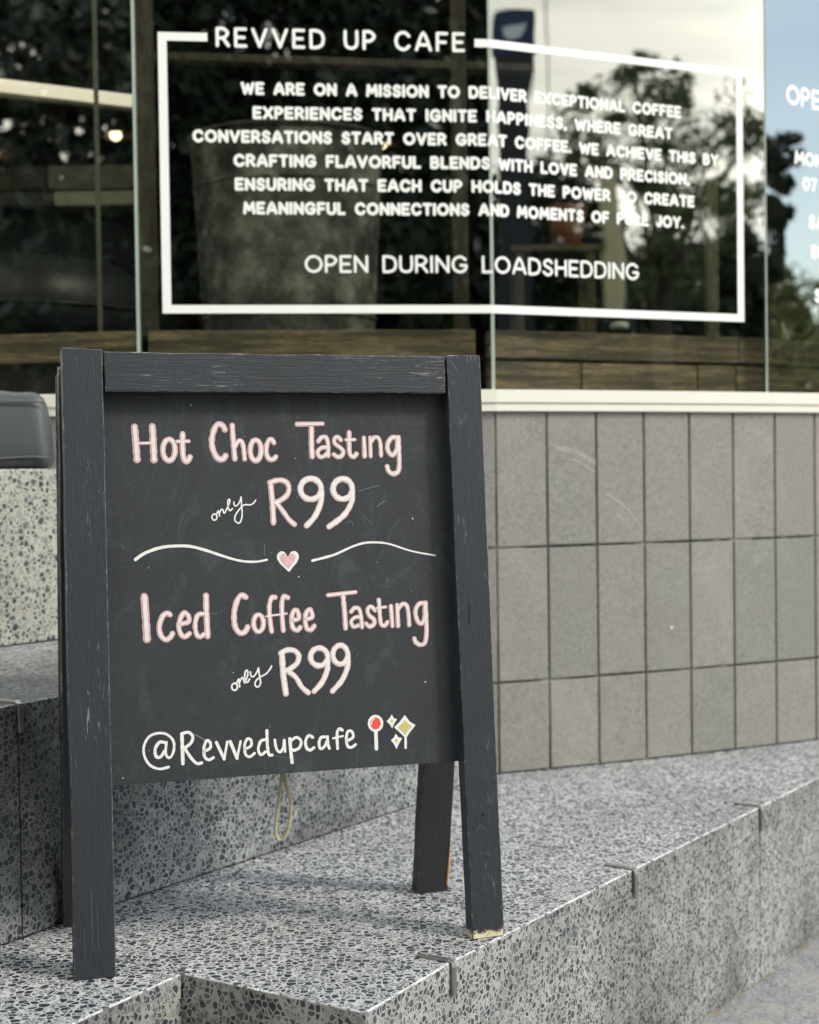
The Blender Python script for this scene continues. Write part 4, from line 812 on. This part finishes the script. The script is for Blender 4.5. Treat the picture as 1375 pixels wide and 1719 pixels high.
def hedge(a0, a1, P, d, hgt, label, seed, mat):
    rn = random.Random(seed); p0, p1 = dirp(P, a0, d), dirp(P, a1, d); mid = ((p0[0]+p1[0])/2, (p0[1]+p1[1])/2)
    t_ = thing('hedge', label, 'hedge', (*mid, ZG), 'clipped hedges reflected low in the glass'); vs, fs = [], []
    ln = math.dist(p0, p1); ux, uy = (p1[0]-p0[0])/ln, (p1[1]-p0[1])/ln
    for i in range(int(ln*2600)):
        s_ = rn.uniform(0, ln); w_ = rn.choice((-1, 1))*(.3 + rn.gauss(0, .06)); z = rn.uniform(ZG, hgt + .12*math.sin(s_*3 + seed))
        if rn.random() < .25: w_ = rn.uniform(-.35, .35); z = hgt + .12*math.sin(s_*3 + seed) + rn.gauss(0, .06)
        p = Vector((p0[0] + ux*s_ - uy*w_, p0[1] + uy*s_ + ux*w_, z)); a = Vector((rn.gauss(0, 1), rn.gauss(0, 1), rn.gauss(0, 1))).normalized(); b_ = a.cross(Vector((rn.gauss(0, 1), rn.gauss(0, 1), rn.gauss(0, 1)))).normalized(); l = rn.uniform(.05, .1)
        k = len(vs); vs += [p - a*l, p + b_*l*.6, p + a*l, p - b_*l*.6]; fs.append((k, k+1, k+2, k+3))
    me = bpy.data.meshes.new('foliage'); me.from_pydata(vs, [], fs); me.materials.append(mat); put('foliage', None, None, t_, me=me)
    bm = bmesh.new(); box(bm, ((p0[0]+p1[0])/2, (p0[1]+p1[1])/2, (ZG+hgt-.1)/2), (ln-.1, .5, hgt-.1-ZG), math.atan2(uy, ux)); put('branches', bm, M_bark, t_)
hedge(-46, -22, PA1, 14.5, 1.9, 'clipped dark hedge reflected low in the far left pane', 31, M_lf[0])
hedge(-22, 2, PA1, 14.5, 2.0, 'clipped dark hedge reflected low behind the left end of the border line', 32, M_lf[0])
hedge(0, 24, PBm, 14.5, 2.0, 'clipped dark hedge reflected low under the words open during', 33, M_lf[0])
hedge(48, 67, PCm, 23, 3.5, 'long dark hedge reflected low in the middle lettered pane', 34, M_lf[0])
hedge(80, 90, PDm, 30, 2.6, 'olive hedge reflected low in the right pane', 35, M_lf[2])
# hedge row and pale house
M_hw = simple('cream house wall', (.62, .54, .30), .8)
q = mirror_at(1022, 330, SB, AC_, 12.5); hs = thing('pale_pillar', 'pale yellow pillar reflected between the dark trees behind the words of pure', 'pillar', (q.x, q.y, ZG)); ha = math.atan2(q.y, q.x)
bm = bmesh.new(); box(bm, (q.x, q.y, (ZG + q.z + .30)/2), (.16, .16, q.z + .30 - ZG), ha); put('wall', bm, M_hw, hs)
bm = bmesh.new(); box(bm, (q.x, q.y, q.z + .322), (.2, .2, .04), ha); put('cap', bm, simple('brown roof', (.16, .09, .06), .8), hs)
q = mirror_at(1022, 540, SB, AC_, 11.2)
tree((q.x, q.y), .45, q.z-.3, .75, 5000, .06, M_lf[0], 'small rounded dark shrub reflected in front of the pale pillar', 21, 20, .8, name='shrub', grp=None)
# navy pylon with a white cup sign
q = mirror_at(864, 62, SB, AC_, 12); py_ = thing('pylon_sign', 'navy pylon with a white cup shape, reflected beside the glass joint', 'sign', (q.x, q.y, ZG))
dv = (Vector((PCm[0], PCm[1], 0)) - Vector((q.x, q.y, 0))).normalized(); pa = math.atan2(dv.y, dv.x) + math.pi/2; ztop = mirror_at(861, 20, SB, AC_, 12).z
zmid = ztop - .46
bm = bmesh.new(); box(bm, (q.x, q.y, (ZG+zmid)/2), (.34, .07, zmid-ZG-.004), pa); put('post', bm, M_dark, py_)
bm = bmesh.new(); box(bm, (q.x, q.y, (zmid+ztop)/2), (.40, .08, ztop-zmid), pa); put('panel', bm, simple('navy board', (.02, .035, .09), .5), py_, bevel=.006)
e1 = Vector((math.cos(pa), math.sin(pa), 0)); cq = Vector((q.x, q.y, q.z)) + dv*.045
bm = bmesh.new(); vs_ = [bm.verts.new(cq + e1*a_ + Vector((0, 0, b_)) + dv*h_) for h_ in (0, .006) for a_, b_ in ((-.10, .09), (.10, .09), (.085, .0), (.045, -.06), (-.045, -.06), (-.085, .0))]
bm.faces.new(vs_[:6][::-1]); bm.faces.new(vs_[6:])
for i in range(6): bm.faces.new((vs_[i], vs_[(i+1) % 6], vs_[6+(i+1) % 6], vs_[6+i]))
put('cup_emblem', bm, simple('white enamel', (.8, .8, .78), .5), py_)
# slender mast against the sky
q = mirror_at(922, 200, SB, AC_, 40); ms_ = thing('radio_mast', 'thin pale lattice mast reflected against the clouds', 'mast', (q.x, q.y, ZG)); M_mast = simple('galvanised mast', (.42, .43, .42), .5, .3)
for k in (-1, 1):
    bm = bmesh.new(); tube(bm, [(q.x + k*.13, q.y - k*.1, ZG), (q.x + k*.11, q.y - k*.08, 15)], .03, 6); put('mast_leg', bm, M_mast, ms_)
for z in (2, 4, 6, 8, 10, 12, 14):
    bm = bmesh.new(); tube(bm, [(q.x - .13, q.y + .1, z), (q.x + .13, q.y - .1, z + .02)], .02, 6); put('cross_bar', bm, M_mast, ms_)
